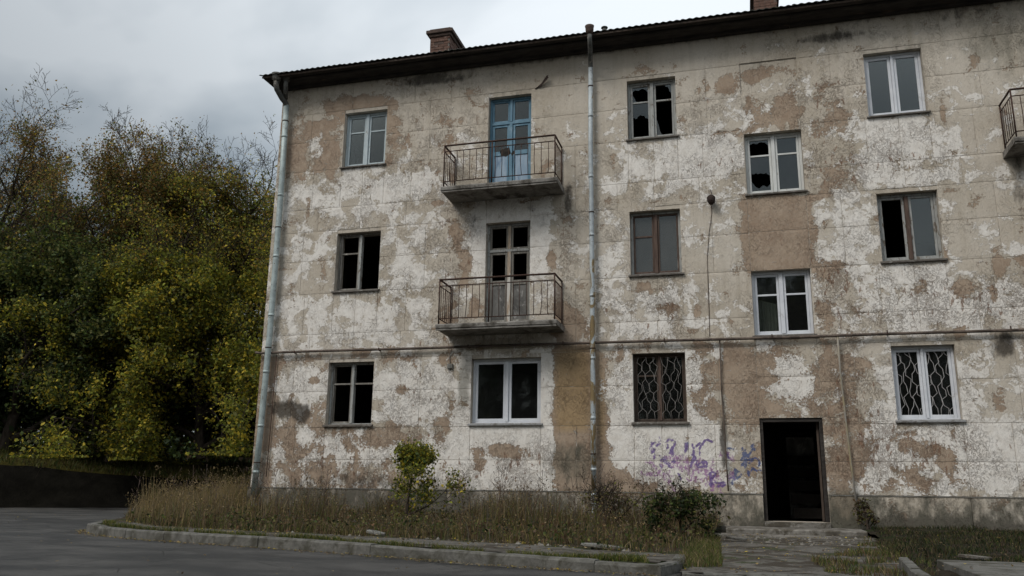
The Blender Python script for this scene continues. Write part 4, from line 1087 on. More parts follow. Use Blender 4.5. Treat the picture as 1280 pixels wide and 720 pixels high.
# gas pipe along the front with clips and risers
gp = MB(); pts = [(-.10, -.085, 4.655)]
xq = 0.0
while xq < XR: pts.append((xq, -.085 + random.uniform(-.006, .006), 4.64 - .003 * xq + random.uniform(-.008, .008))); xq += 1.3
g_ = gp.tube(pts, .028, 8).build('gas_pipe', M['gas_pipe'], house)
xq = .9
while xq < XR:
    MB().box(xq - .01, xq + .01, -.10, .012, 4.60, 4.615).box(xq - .01, xq + .01, -.115, -.10, 4.60, 4.67).build('bracket', M['rust'], g_); xq += 2.05
MB().tube([(12.33, -.08, 4.58), (12.33, -.075, 3.9), (12.36, -.07, 3.0), (12.39, -.07, 2.2), (12.44, -.09, 1.22)], .018, 8).build('riser_pipe', M['yellow_pipe'], house)
MB().tube([(10.17, -.05, 4.60), (10.16, -.045, 3.6), (10.18, -.045, 2.95), (10.19, -.05, 2.2), (10.2, -.06, 1.72)], .014, 8).build('riser_pipe', M['gas_pipe'], house)
MB().tube([(.42, -.04, 4.6), (.41, -.04, 3.0), (.40, -.04, 1.9)], .010, 6).build('riser_pipe', M['rust'], house)
# cable that hangs below the broken wall lamp, in the long crack
MB().tube([(10.13, -.02, 7.38), (10.11, -.012, 7.1), (10.06, -.01, 6.85), (10.0, -.009, 6.3), (9.99, -.008, 5.6), (9.985, -.008, 4.9), (9.98, -.01, 4.68)], .0055, 5).build('cable', M['rust'], house)
lm = MB()
lm.tube([(10.13, .0, 7.50), (10.13, -.10, 7.50)], [.06, .045], 10).tube([(10.13, -.12, 7.57), (10.13, -.13, 7.53), (10.13, -.13, 7.44), (10.13, -.12, 7.37)], [.04, .085, .08, .03], 10)
lamp = lm.build('wall_lamp', M['lamp'], house); lamp['label'] = 'corroded remains of a round wall lamp'
MB().tube([(10.13, -.01, 7.56), (10.135, -.04, 7.66), (10.12, -.01, 7.74)], .006, 5).build('conduit', M['rust'], lamp)
# bent flap of tin above the blue door, small socket box beside the lower window, cellar vent holes
MB().prism([(6.42, -.01, 10.47), (6.52, -.04, 10.47), (6.72, -.12, 10.63), (6.68, -.10, 10.70), (6.55, -.04, 10.56)], (.01, .015, .01)).tube([(6.40, -.01, 10.45), (6.55, -.03, 10.53), (6.72, -.10, 10.70)], .012, 5).build('bent_bracket', M['lamp'], house)
MB().box(4.52, 4.64, -.05, .0, 4.18, 4.28).build('junction_box', M['concrete'], house, bevel=.006)
MB().tube([(4.58, -.02, 4.28), (4.56, -.02, 4.42), (4.60, -.02, 4.60)], .007, 5).build('cable', M['grille'], house)
for xv, zv in ((3.4, 1.36), (8.87, 1.36)):
    fr = MB().box(xv - .14, xv + .14, -.052, -.044, zv - .09, zv + .09).build('cellar_vent', M['lamp'], house)
    for i in range(3): MB().box(xv - .12, xv + .12, -.058, -.053, zv - .06 + i * .05, zv - .05 + i * .05).build('vent_slat', M['rust'], fr)
# entrance steps
def worn_slab(x0, x1, y0, y1, z0, z1, name, label):
    s = MB(); nx = 36
    for i in range(nx + 1):
        x = x0 + (x1 - x0) * i / nx
        c = abs(mnoise.noise(Vector((x * 2.7, y0, 3)))) * .07; e = abs(mnoise.noise(Vector((x * 6, y0, 9)))) * .02
        s.v += [(x, y1, z0), (x, y1, z1), (x, y0 + c + .03, z1 - .003 - e * .3), (x, y0 + c, z1 - .02 - e), (x, y0 + c + .01, z0)]
    for i in range(nx):
        for k in range(5):
            p = i * 5 + k; q = i * 5 + (k + 1) % 5; s.f.append((p, q, q + 5, p + 5))
    s.f.append(tuple(reversed(range(5)))); s.f.append(tuple(range(nx * 5, nx * 5 + 5)))
    o = s.build(name, M['step'], house); o['label'] = label
    return o
worn_slab(10.15, 12.45, -1.05, -.06, .8, 1.095, 'entrance_step', 'upper worn concrete step before the entrance')
worn_slab(9.95, 12.40, -1.85, -1.0, .78, 1.005, 'entrance_step', 'lower broken concrete step before the entrance')
print('blocks', nblocks)

# ---------------------------------------------------------------- ground
def kd(x): return .032 * min(1, max(0, (x - 5.3) / 4.4)) if x < 10.4 else 0
def fbm(x, y, s=1.0, seed=0.0):
    return mnoise.fractal(Vector((x * s, y * s, seed)), 1.0, 2.0, 4)
def sheet(name, pts, mat, kind='structure', parent=None, thick=None):
    me = bpy.data.meshes.new(name); me.from_pydata([tuple(p) for p in pts], [], [tuple(range(len(pts)))]); me.materials.append(mat); me.update()
    o = link(name, me, parent)
    if kind and parent is None: o['kind'] = kind
    return o
sheet('ground', [(-400, -400, .80), (400, -400, .80), (400, 500, .80), (-400, 500, .80)], M['earth'])
def inside(px, py, poly):
    c = False; n = len(poly); j = n - 1
    for i in range(n):
        xi, yi = poly[i][:2]; xj, yj = poly[j][:2]
        if (yi > py) != (yj > py) and px < (xj - xi) * (py - yi) / (yj - yi) + xi: c = not c
        j = i
    return c
def grid_sheet(name, poly, hfun, mat, step=.15):
    xs = [p[0] for p in poly]; ys = [p[1] for p in poly]
    x0, x1, y0, y1 = min(xs), max(xs), min(ys), max(ys)
    nx, ny = int((x1 - x0) / step) + 1, int((y1 - y0) / step) + 1
    idx = {}; v = []; f = []
    def vid(i, j):
        if (i, j) not in idx:
            x, y = x0 + i * step, y0 + j * step
            idx[(i, j)] = len(v); v.append((x, y, hfun(x, y)))
        return idx[(i, j)]
    for i in range(nx):
        for j in range(ny):
            if inside(x0 + (i + .5) * step, y0 + (j + .5) * step, poly):
                f.append((vid(i, j), vid(i + 1, j), vid(i + 1, j + 1), vid(i, j + 1)))
    me = bpy.data.meshes.new(name); me.from_pydata(v, [], f); me.materials.append(mat); me.update()
    me.polygons.foreach_set('use_smooth', np.ones(len(f), bool))
    o = link(name, me); o['kind'] = 'structure'
    return o
# road: the asphalt of the yard, running on past the left end of the house
grid_sheet('road', [(-45, -40), (45, -40), (45, -2), (-.1, -2), (-2, 30), (-45, 40)], lambda x, y: .90 + .02 * fbm(x, y, .25) - .012 * max(0, -y - 8) * .5, M['asphalt'], .6)

KERB = [(-3.7, 9.0), (-3.3, 4.5), (-2.8, 1.6), (-2.0, -1.0), (-1.25, -2.7), (-.62, -3.95), (-.25, -4.45), (.4, -4.98), (1.2, -5.42), (2.0, -5.74), (3.0, -6.05), (5.3, -6.75), (7.7, -7.6), (9.70, -8.12)]
_off = []
for i, p in enumerate(KERB):
    a, b = Vector(KERB[max(i - 1, 0)]), Vector(KERB[min(i + 1, len(KERB) - 1)])
    u = (b - a).normalized(); _off.append((p[0] - u.y * .11, p[1] + u.x * .11))
VERGE = _off[:-1] + [(9.66, -8.0), (9.76, -7.98)] + [(9.84, -6.5)] + [(9.95, -2.0), (10.1, -.05), (0.02, -.05), (0.02, 9.0)]
def verge_h(x, y):
    t = min(1, max(0, (y + 5.2) / 5.0))
    return 1.015 - kd(x) * (1 - t) + .15 * t * t + .030 * fbm(x, y, .9, 3) + .012 * fbm(x, y, 4, 5)
grid_sheet('verge', VERGE, verge_h, M['soil'], .09)
# footway between the kerb and the weeds, broken asphalt
WALK = [(-.9, -3.1), (.05, -4.25), (.62, -4.78), (1.3, -5.12), (2.6, -5.62), (5.1, -6.36), (7.45, -7.15), (9.70, -7.80), (9.80, -6.65), (8.86, -6.25), (7.0, -5.75), (4.4, -5.15), (2.4, -4.75), (1.2, -4.42), (.3, -3.85), (-.5, -2.6)]
grid_sheet('footpath', WALK, lambda x, y: 1.034 - kd(x) + .010 * fbm(x, y, 1.1, 8), M['path'], .12)
def walk_side(x, y): return inside(x, y, WALK)
# yard path up to the door
PATH = [(9.86, -8.0), (12.05, -7.6), (12.25, -6.3), (12.6, -3.6), (12.9, -1.6), (12.6, -.1), (9.9, -.1), (9.9, -3.2)]
def path_h(x, y): return .925 + .075 * max(0, min(1, (y + 7.6) / 5.5)) + .022 * fbm(x, y, 1.2, 4) + .010 * fbm(x, y, 5, 6)
grid_sheet('path', PATH, path_h, M['path'], .08)
LAWN = [(12.15, -8.9), (45, -8.9), (45, -.05), (12.4, -.05), (12.5, -1.6), (12.3, -3.6), (12.1, -5.8)]
def lawn_h(x, y): return 1.01 + .11 * min(1, max(0, (y + 6) / 5.5)) + .03 * fbm(x, y, 1.0, 14) - .06 * max(0, 1 - (x - 12.15) / .5)
M['soil_dark'] = mat_simple('dark_soil', (0.025, 0.021, 0.015), (0.050, 0.041, 0.030), 9, 1.0, bump=1.0, bd=.05, c3=(0.028, 0.036, 0.014), s3=1.6, spec=.1)  # darker tone of the verge soil, for the lawn
grid_sheet('lawn', LAWN, lawn_h, M['soil_dark'], .12)
pv = tag(link('pavement', None), kind='structure')
x = 12.42; k = 0
while x < 44:
    w = random.uniform(1.35, 1.6); y1 = (-6.62, -7.15)[min(k, 1)] + random.uniform(-.05, .05)
    m = MB(); n = 10
    top = [(x + w * i / n, -8.68, 0) for i in range(n + 1)] + [(x + w - w * i / n, y1 - (.45 if k == 0 and i < 5 else 0) * (1 - i / 5) + random.uniform(-.05, .03), 0) for i in range(n + 1)]
    m.prism([(a, b, .96) for a, b, _ in top], (0, 0, .088 + random.uniform(-.012, .008)))
    m.build('paving_slab', M['kerb'], pv, bevel=.006); x += w + .012; k += 1

# kerbs: separate stones
def kerb_run(root, pts, w, top, bottom, length, mat):
    P = [Vector((p[0], p[1], 0)) for p in pts]
    d = [0]
    for a, b in zip(P[:-1], P[1:]): d.append(d[-1] + (b - a).length)
    def at(s):
        for i in range(len(P) - 1):
            if s <= d[i + 1] + 1e-6:
                t = (s - d[i]) / (d[i + 1] - d[i]); return P[i].lerp(P[i + 1], t)
        return P[-1]
    s = 0
    while s < d[-1] - .15:
        e = min(s + length, d[-1]); 
        a, b = at(s + .002), at(e - .002); L = (b - a).length; u = (b - a).normalized(); nrm = Vector((-u.y, u.x, 0))
        jz, jy = random.uniform(-.012, .004), random.uniform(-.010, .006)
        m = MB(); n = 8
        for i in range(n + 1):
            p = a + u * (L * i / n) + nrm * jy
            c = max(0, fbm(p.x, p.y, 1.3, 2)) * .030; tz = top + jz - (kd(p.x) if top > 1 else 0) + .004 * fbm(p.x, p.y, 6, 1)
            q = [(p + nrm * w, bottom), (p + nrm * (w - .004), tz - .008), (p + nrm * (w - .02), tz), (p + nrm * (.020 + c), tz), (p + nrm * (.004 + c * .3), tz - .02 - c), (p, bottom)]
            m.v += [(v.x, v.y, z) for v, z in q]
        for i in range(n):
            for k in range(6):
                p0 = i * 6 + k; p1 = i * 6 + (k + 1) % 6; m.f.append((p0, p1, p1 + 6, p0 + 6))
        m.f.append(tuple(reversed(range(6)))); m.f.append(tuple(range(n * 6, n * 6 + 6)))
        m.build('kerb_stone', mat, root)
        s = e
kr = tag(link('kerb', None), kind='structure')
kerb_run(kr, KERB[4:], .15, 1.045, .80, 1.0, M['kerb'])
kerb_run(kr, KERB[:5], .15, 1.045, .80, 1.0, M['kerb'])
kerb_run(kr, [(9.70, -8.13), (9.84, -8.05), (9.88, -7.2), (9.84, -6.5)], .13, 1.045, .80, .8, M['kerb'])
kerb_run(kr, [(9.90, -8.02), (10.9, -7.86), (12.0, -7.72)], .12, .945, .78, 1.0, M['kerb'])
kerb_run(kr, [(12.02, -8.9), (12.08, -7.6), (12.2, -6.5)], .12, 1.05, .80, 1.0, M['kerb'])
kerb_run(kr, [(12.2, -8.85), (20, -8.85), (44, -8.85)], .12, 1.05, .80, 1.0, M['kerb'])

# ---------------------------------------------------------------- low growth
def blades(name, P, H, Wd, C, mat, kind='stuff', bend=.45, parent=None, heads=None):
    """numpy: one tapering bent blade (two quads and a tip) at each point"""
    n = len(P)
    a = rng.random(n) * 2 * np.pi; la = rng.random(n) * 2 * np.pi
    side = np.stack([np.cos(a), np.sin(a), np.zeros(n)], 1) * Wd[:, None] * .5
    lean = np.stack([np.cos(la), np.sin(la), np.zeros(n)], 1) * (H * bend * rng.random(n))[:, None]
    up = np.zeros((n, 3)); up[:, 2] = H
    p0 = P; p1 = P + up * .5 + lean * .28; p2 = P + up * .93 + lean * 1.0
    V = np.stack([p0 - side, p0 + side, p1 - side * .8, p1 + side * .8, p2], 1)
    if heads is not None:
        V[heads, 4] = p2[heads]
    V = V.reshape(-1, 3)
    b = np.arange(n) * 5
    quads = np.stack([b, b + 1, b + 3, b + 2], 1); tris = np.stack([b + 2, b + 3, b + 4], 1)
    me = bpy.data.meshes.new(name)
    me.vertices.add(len(V)); me.vertices.foreach_set('co', V.ravel())
    me.loops.add(n * 7); me.polygons.add(n * 2)
    loops = np.concatenate([quads, tris], 1).ravel()
    me.loops.foreach_set('vertex_index', loops)
    st = np.stack([np.arange(n) * 7, np.arange(n) * 7 + 4], 1).ravel(); me.polygons.foreach_set('loop_start', st)
    me.polygons.foreach_set('loop_total', np.tile([4, 3], n))
    me.update(calc_edges=True)
    ca = me.color_attributes.new('leaf', 'FLOAT_COLOR', 'POINT')
    cc = np.ones((n, 5, 4)); cc[:, :, :3] = C[:, None, :]
    ca.data.foreach_set('color', cc.astype(np.float32).ravel())
    me.materials.append(mat)
    o = link(name, me, parent)
    if kind and parent is None: o['kind'] = kind
    return o
def leaf_mesh(name, P, S, C, mat, flat=0.0):
    """numpy: a leaf (two triangles with a fold) at each point"""
    n = len(P)
    d = rng.normal(size=(n, 3)); d[:, 2] *= (1 - flat * .9); d /= np.linalg.norm(d, axis=1)[:, None]
    e = rng.normal(size=(n, 3)); e[:, 2] *= (1 - flat * .9)
    e -= d * (d * e).sum(1)[:, None]; e /= np.linalg.norm(e, axis=1)[:, None]
    nn = np.cross(d, e)
    S = S[:, None]
    V = np.stack([P - d * S * .5, P + e * S * .32 + nn * S * .12, P + d * S * .5, P - e * S * .32 + nn * S * .12], 1).reshape(-1, 3)
    b = np.arange(n) * 4
    T = np.stack([b, b + 1, b + 2, b, b + 2, b + 3], 1).reshape(-1, 3)
    me = bpy.data.meshes.new(name)
    me.vertices.add(len(V)); me.vertices.foreach_set('co', V.ravel())
    me.loops.add(T.size); me.polygons.add(len(T)); me.loops.foreach_set('vertex_index', T.ravel())
    me.polygons.foreach_set('loop_start', np.arange(len(T)) * 3); me.polygons.foreach_set('loop_total', np.full(len(T), 3))
    me.update(calc_edges=True)
    ca = me.color_attributes.new('leaf', 'FLOAT_COLOR', 'POINT')
    cc = np.ones((n, 4, 4)); cc[:, :, :3] = C[:, None, :]
    ca.data.foreach_set('color', cc.astype(np.float32).ravel())
    me.materials.append(mat)
    return me
PAL = {'straw': (.27, .205, .115), 'gold': (.30, .215, .095), 'brown': (.115, .078, .048), 'rust': (.15, .085, .045), 'olive': (.140, .138, .038), 'green': (.066, .095, .024),
       'dark': (.020, .032, .012), 'lime': (.225, .24, .032), 'yellow': (.52, .40, .045), 'orange': (.32, .18, .045), 'red': (.16, .070, .028), 'grey': (.12, .105, .085)}
def pick(n, weights):
    ks = list(weights); w = np.array([weights[k] for k in ks], float); w /= w.sum()
    c = np.array([PAL[k] for k in ks])[rng.choice(len(ks), n, p=w)]
    return c * (0.65 + 0.7 * rng.random((n, 1)))
def nz(x, y, s, seed): return np.array([mnoise.noise(Vector((a * s, b * s, seed))) for a, b in zip(x, y)])
def scatter(poly, n, reject=None):
    xs = [p[0] for p in poly]; ys = [p[1] for p in poly]; out = []
    while len(out) < n:
        x = random.uniform(min(xs), max(xs)); y = random.uniform(min(ys), max(ys))
        if inside(x, y, poly) and not (reject and reject(x, y)): out.append((x, y))
    return np.array(out)
WEEDS = [(-3.2, 6), (-2.5, 1.6), (-1.7, -1.0), (-.95, -2.7), (-.3, -3.4), (.6, -4.0), (2.4, -4.65), (4.4, -5.02), (7.0, -5.55), (8.9, -6.05), (9.6, -6.3), (9.9, -4), (10.05, -.1), (-.05, -.1), (-.05, 6)]
def hmap(xy, f): return np.array([f(x, y) for x, y in xy])
# short grass carpet
xy = scatter(WEEDS, 30000); _b = nz(xy[:, 0], xy[:, 1], 1.4, 21) + np.clip((xy[:, 1] + 5.2) / 2.0, -.3, .8); xy = xy[_b > -.05]
P = np.column_stack([xy, hmap(xy, verge_h)])
n = len(P); H = .06 + .12 * rng.random(n)
blades('grass', P, H, .007 + .006 * rng.random(n), pick(n, {'olive': 2.5, 'green': 1.2, 'straw': 2, 'brown': 4, 'dark': 1.5}), M['blade'], bend=.9)
# tall dry weeds, in clumps; golden at the left end, brown against the wall
xy = scatter(WEEDS, 42000)
cl = nz(xy[:, 0], xy[:, 1], .9, 2.0) + .5 * nz(xy[:, 0], xy[:, 1], 2.6, 5.0)
back = np.clip((xy[:, 1] + 5.4) / 3.0, 0.05, 1)
leftg = np.clip((2.2 - xy[:, 0]) / 2.5, 0, 1)
gapm = 1 - .55 * np.exp(-((xy[:, 0] - 4.7) / 1.1) ** 2)
H = (.20 + .54 * np.clip(cl + .42, 0, 1.1)) * (0.45 + .55 * back) * gapm
H = H * (1 + .10 * leftg)
keep = rng.random(len(H)) < np.clip(.16 + cl * 1.7 + .42 * leftg + .12 * back, .03, 1)
xy, H, leftg, cl = xy[keep], H[keep] * (0.35 + .95 * rng.random(keep.sum())), leftg[keep], cl[keep]
n = len(xy); P = np.column_stack([xy, hmap(xy, verge_h)])
C = np.where((rng.random(n) < .18 + .72 * leftg)[:, None], pick(n, {'straw': 4, 'gold': 3, 'olive': 1}), pick(n, {'brown': 6, 'grey': 2.5, 'olive': 2, 'rust': 1.5, 'green': 1.5, 'straw': .8}))
blades('weeds', P, H, .005 + .006 * rng.random(n), C, M['blade'], bend=.55)
# seed heads over the weeds
sel = rng.random(n) < .22
hp = P[sel].copy(); hp[:, 2] += H[sel] * .97; hp += rng.normal(size=hp.shape) * [.05, .05, .015]
hp = np.repeat(hp, 4, 0) + rng.normal(size=(len(hp) * 4, 3)) * [.012, .012, .03]
lw_ = np.clip((2.2 - hp[:, 0]) / 2.5, 0, 1)
C = np.where((rng.random(len(hp)) < .3 + .6 * lw_)[:, None], pick(len(hp), {'straw': 3, 'gold': 2}), pick(len(hp), {'brown': 4, 'grey': 2, 'rust': 1}))
o = link('seed_heads', leaf_mesh('seed_heads', hp, .018 + .02 * rng.random(len(hp)), C, M['blade'])); o['kind'] = 'stuff'
# broad low leaves in the weeds
xy = scatter(WEEDS, 8000); P = np.column_stack([xy, hmap(xy, verge_h) + .03 + .16 * rng.random(len(xy))])
o = link('broadleaf_weeds', leaf_mesh('broadleaf_weeds', P, .03 + .05 * rng.random(len(P)), pick(len(P), {'green': 2, 'olive': 2.5, 'brown': 3, 'rust': 1, 'dark': 2}), M['leaf'])); o['kind'] = 'stuff'
# strip of grass along the kerb
KS = [(-.4, -3.9), (.45, -4.75), (1.3, -5.15), (3.1, -5.82), (5.3, -6.50), (7.7, -7.33), (9.65, -7.86), (9.65, -7.7), (7.5, -7.12), (5.1, -6.32), (2.6, -5.58), (1.2, -5.05), (.4, -4.6), (-.3, -3.7)]
xy = scatter(KS, 9000); q = nz(xy[:, 0], xy[:, 1], 1.6, 9) > -.12; xy = xy[q]
P = np.column_stack([xy, hmap(xy, verge_h)]); n = len(P)
blades('kerbside_grass', P, .03 + .07 * rng.random(n), .006 + .004 * rng.random(n), pick(n, {'green': 4, 'olive': 4, 'straw': 1, 'lime': 1}), M['blade'], bend=1.0)
# grass right of the path, sparse tufts in the broken path, tuft at the kerb ends
xy = scatter([(12.2, -6.6), (17, -7.2), (17, -.1), (12.6, -.1), (12.5, -2), (12.2, -4)], 22000)
P = np.column_stack([xy, hmap(xy, lawn_h)]); n = len(P)
cl = nz(xy[:, 0], xy[:, 1], 1.3, 4)
blades('lawn_grass', P, (.03 + .07 * rng.random(n)) * np.clip(.7 + 1.3 * cl, .12, 1.7), .006 + .005 * rng.random(n), pick(n, {'green': 2, 'olive': 1, 'dark': 7, 'straw': .3, 'brown': 4}) * .75, M['blade'], bend=1.1)
xy = scatter([(11.3, -7.6), (12.3, -7.6), (12.7, -3), (12.8, -1.2), (12.3, -1.9), (11.8, -4.5), (11.2, -6.2)], 7000); q = nz(xy[:, 0], xy[:, 1], 1.7, 6) > .02; xy = xy[q]
P = np.column_stack([xy, hmap(xy, path_h)]); n = len(P)
blades('path_weeds', P, .03 + .08 * rng.random(n), .006 + .005 * rng.random(n), pick(n, {'green': 4, 'olive': 3, 'straw': 2, 'rust': 1, 'brown': 2}), M['blade'], bend=.9)
xy = scatter([(9.78, -7.6), (10.25, -7.0), (10.1, -3), (9.9, -2.2), (9.75, -5.5)], 3500)
P = np.column_stack([xy, hmap(xy, path_h)]); n = len(P)
blades('path_edge_weeds', P, .04 + .09 * rng.random(n), .006 + .005 * rng.random(n), pick(n, {'green': 4, 'olive': 4, 'straw': 2, 'brown': 2}), M['blade'], bend=.9)
# fallen leaves: in the gutter, on the verge, on the path
gl_ = []
for a, b in zip(KERB[5:-1], KERB[6:]):
    L = math.hypot(b[0] - a[0], b[1] - a[1]); u = ((b[0] - a[0]) / L, (b[1] - a[1]) / L)
    for i in range(int(L * 90)):
        t = random.random() * L; off = abs(random.gauss(0, .10)) + .01
        gl_.append((a[0] + u[0] * t + u[1] * off, a[1] + u[1] * t - u[0] * off, .912 + random.random() * .012))
P = np.array(gl_)
o = link('gutter_leaves', leaf_mesh('gutter_leaves', P, .018 + .028 * rng.random(len(P)), pick(len(P), {'straw': 3, 'brown': 3, 'gold': 2, 'olive': 1, 'yellow': .6}), M['leaf'], flat=1)); o['kind'] = 'stuff'
xy = scatter(WALK, 700); P1 = np.column_stack([xy, np.full(len(xy), 1.058)])
xy = scatter(PATH, 900); P2 = np.column_stack([xy, hmap(xy, path_h) + .02])
xy = scatter([(12.3, -8), (17, -8), (17, -1), (12.6, -1)], 500); P3 = np.column_stack([xy, hmap(xy, lawn_h) + .06])
xy = scatter([(-12, -12), (12, -12), (12, -6), (4, -6.6), (-1, -5.2), (-6, 2), (-12, 6)], 500, reject=lambda x, y: inside(x, y, VERGE) or y > -8.2 and x > 9.4); P4 = np.column_stack([xy, np.full(len(xy), .915)])
P = np.concatenate([P1, P2, P3, P4])
o = link('fallen_leaves', leaf_mesh('fallen_leaves', P, .018 + .026 * rng.random(len(P)), pick(len(P), {'straw': 3, 'brown': 3, 'gold': 2, 'yellow': 1, 'rust': 1}), M['leaf'], flat=1)); o['kind'] = 'stuff'
# bits of rubble by the steps and paths
rb = MB()
for i in range(260):
    if i < 130: x, y = random.uniform(9.9, 12.8), random.uniform(-3.6, -1.7); z = path_h(x, y)
    elif i < 200: x, y = random.uniform(2, 9.6), 0; y = -5.3 - (x - 2) * .12 + random.uniform(-.25, .5); z = verge_h(x, y) + .01
    else: x, y = random.uniform(12.3, 15.5), random.uniform(-7.2, -6.4); z = lawn_h(x, y)
    s = random.uniform(.012, .045); b = len(rb.v)
    for k in range(6):
        a = k / 6 * 6.283; rb.v.append((x + math.cos(a) * s * random.uniform(.7, 1.3), y + math.sin(a) * s * random.uniform(.7, 1.3), z - .005))
    rb.v.append((x, y, z + s * random.uniform(.4, .9)))
    for k in range(6): rb.f.append((b + k, b + (k + 1) % 6, b + 6))
o = rb.build('rubble', M['step']); o['kind'] = 'stuff'
# a few larger pale scraps
for (x, y, a, lx, lab) in ((10.35, -3.3, .2, .16, 'small pale concrete chunk left of the lower entrance step'), (8.75, -5.75, .1, .30, 'long pale board scrap at the edge of the dry weeds right of the drainpipe'), (5.3, -5.0, -.5, .22, 'pale broken stick board lying before the bushy shrub'), (12.9, -6.1, .3, .2, 'pale flat stone beside the pavement right of the path')):
    m = MB(); k = 9; b = [(math.cos(t / k * 6.283) * lx * random.uniform(.8, 1.1), math.sin(t / k * 6.283) * lx * .35 * random.uniform(.7, 1.2), 0) for t in range(k)]
    m.prism(b, (0.01, 0, .035))
    z = (path_h if x > 9.9 and x < 12.2 else lawn_h if x > 12.2 else verge_h)(x, y) + .03
    o = m.build('debris', M['step'] if x > 10 else M['concrete'], None, bevel=.006); o.location = (x, y, z); o.rotation_euler = (.05, .08, a)
    tag(o, lab, 'debris')

# ---------------------------------------------------------------- woody plants
def grow(seed, height, spread, trunk_r, levels=4, limbs=9, first=.18, up=.35, lean=(0, 0), kids=(7, 6, 4), wig=.22):
    """returns branches as (points, radii, level)"""
    rr = random.Random(seed); out = []
    def br(p, d, L, r, lev):
        n = 7 if lev == 0 else 5 if lev == 1 else 4 if lev == 2 else 3
        pts = [p.copy()]; rad = [r]
        for i in range(n):
            d = (d + Vector((rr.gauss(0, wig), rr.gauss(0, wig), rr.gauss(0, wig * .6))) * (.35 if lev == 0 else .8) + Vector((0, 0, up * (.25 if lev else .05)))).normalized()
            p = p + d * (L / n); pts.append(p.copy()); rad.append(r * (1 - .82 * (i + 1) / n))
        out.append((pts, rad, lev))
        if lev + 1 >= levels: return
        k = limbs if lev == 0 else kids[min(lev - 1, len(kids) - 1)]
        for j in range(k):
            t = (first + (1 - first) * (j + rr.random()) / k) if lev == 0 else .22 + .78 * (j + rr.random()) / k
            t = min(t, .999); s = t * n; i = int(s); q = pts[i].lerp(pts[i + 1], s - i)
            a = rr.random() * 6.283 if lev else j * 2.399 + rr.random() * .6
            tilt = (rr.uniform(.75, 1.15) if lev else rr.uniform(.7, 1.1) * (1.15 - .55 * t))
            o1 = d.orthogonal().normalized() if lev else Vector((1, 0, 0)); ax = (pts[i + 1] - pts[i]).normalized()
            o1 = (o1 - ax * o1.dot(ax)).normalized(); o2 = ax.cross(o1)
            nd = (ax * math.cos(tilt) + (o1 * math.cos(a) + o2 * math.sin(a)) * math.sin(tilt)).normalized()
            if lev == 0: nl = spread * (1.15 - .65 * t) * rr.uniform(.8, 1.15)
            else: nl = L * rr.uniform(.38, .62) * (1.1 - .4 * t)
            rl = max(rad[i] * .62, .004) if lev == 0 else max(rad[i] * .6, .003)
            br(q, nd, nl, rl, lev + 1)
    br(Vector((0, 0, 0)), Vector((lean[0], lean[1], 1)).normalized(), height * .86, trunk_r, 0)
    return out
def tree(name, label, cat, loc, seed, height, spread, trunk_r, mixlow, mixhigh, nleaf, leafs=.10, bare=.75, group=None, min_r=.007, clump=.35, droop=0.0, parts=('trunk', 'crown'), **kw):
    br = grow(seed, height, spread, trunk_r, **kw)
    root = thing(name, label, cat, loc, group)
    wood = MB()
    for pts, rad, lev in br:
        wood.tube(pts, [max(r_, min_r) for r_ in rad], (9, 6, 4, 3, 3)[lev], caps=False)
    wood.build(parts[0], M['bark'], root)
    tips = np.array([[*p] for pts, rad, lev in br if lev >= 2 for p in pts[1:]])
    zt = tips[:, 2] / height
    w = np.clip(1.15 - np.clip((zt - bare) / (1.02 - bare), 0, 1) * 1.12, .03, 1)
    # uneven: whole clumps thin out
    nn_ = np.array([mnoise.noise(Vector(p) * (2.2 / spread) + Vector((seed, 0, 0))) for p in tips])
    w *= np.clip(.55 + nn_ * 1.7, .05, 1.2)
    idx = rng.choice(len(tips), nleaf, p=w / w.sum())
    P = tips[idx] + rng.normal(size=(nleaf, 3)) * clump * [.5, .5, .42]
    P[:, 2] -= droop * rng.random(nleaf)
    f = np.clip((P[:, 2] / height - .45) / .4 + .5 * nn_[idx], 0, 1)
    cn = np.array([mnoise.noise(Vector(p) * .9 + Vector((0, seed, 0))) for p in tips])[idx]
    C = np.where((rng.random(nleaf) < np.clip(f + cn * .8, 0, 1))[:, None], pick(nleaf, mixhigh), pick(nleaf, mixlow))
    P[:, 2] = np.maximum(P[:, 2], .05 if height > 3 else .02)
    link(parts[1], leaf_mesh('crown', P, leafs * (.45 + 1.25 * rng.random(nleaf) ** 1.8), C, M['leaf']), root)
    return root
def copy_thing(root, loc, rz, sc, label):
    r_ = root.copy(); COL.objects.link(r_); r_.location = loc; r_.rotation_euler = (0, 0, rz); r_.scale = (sc, sc, sc); r_['label'] = label
    for ch in root.children:
        c = ch.copy(); COL.objects.link(c); c.parent = r_
    return r_

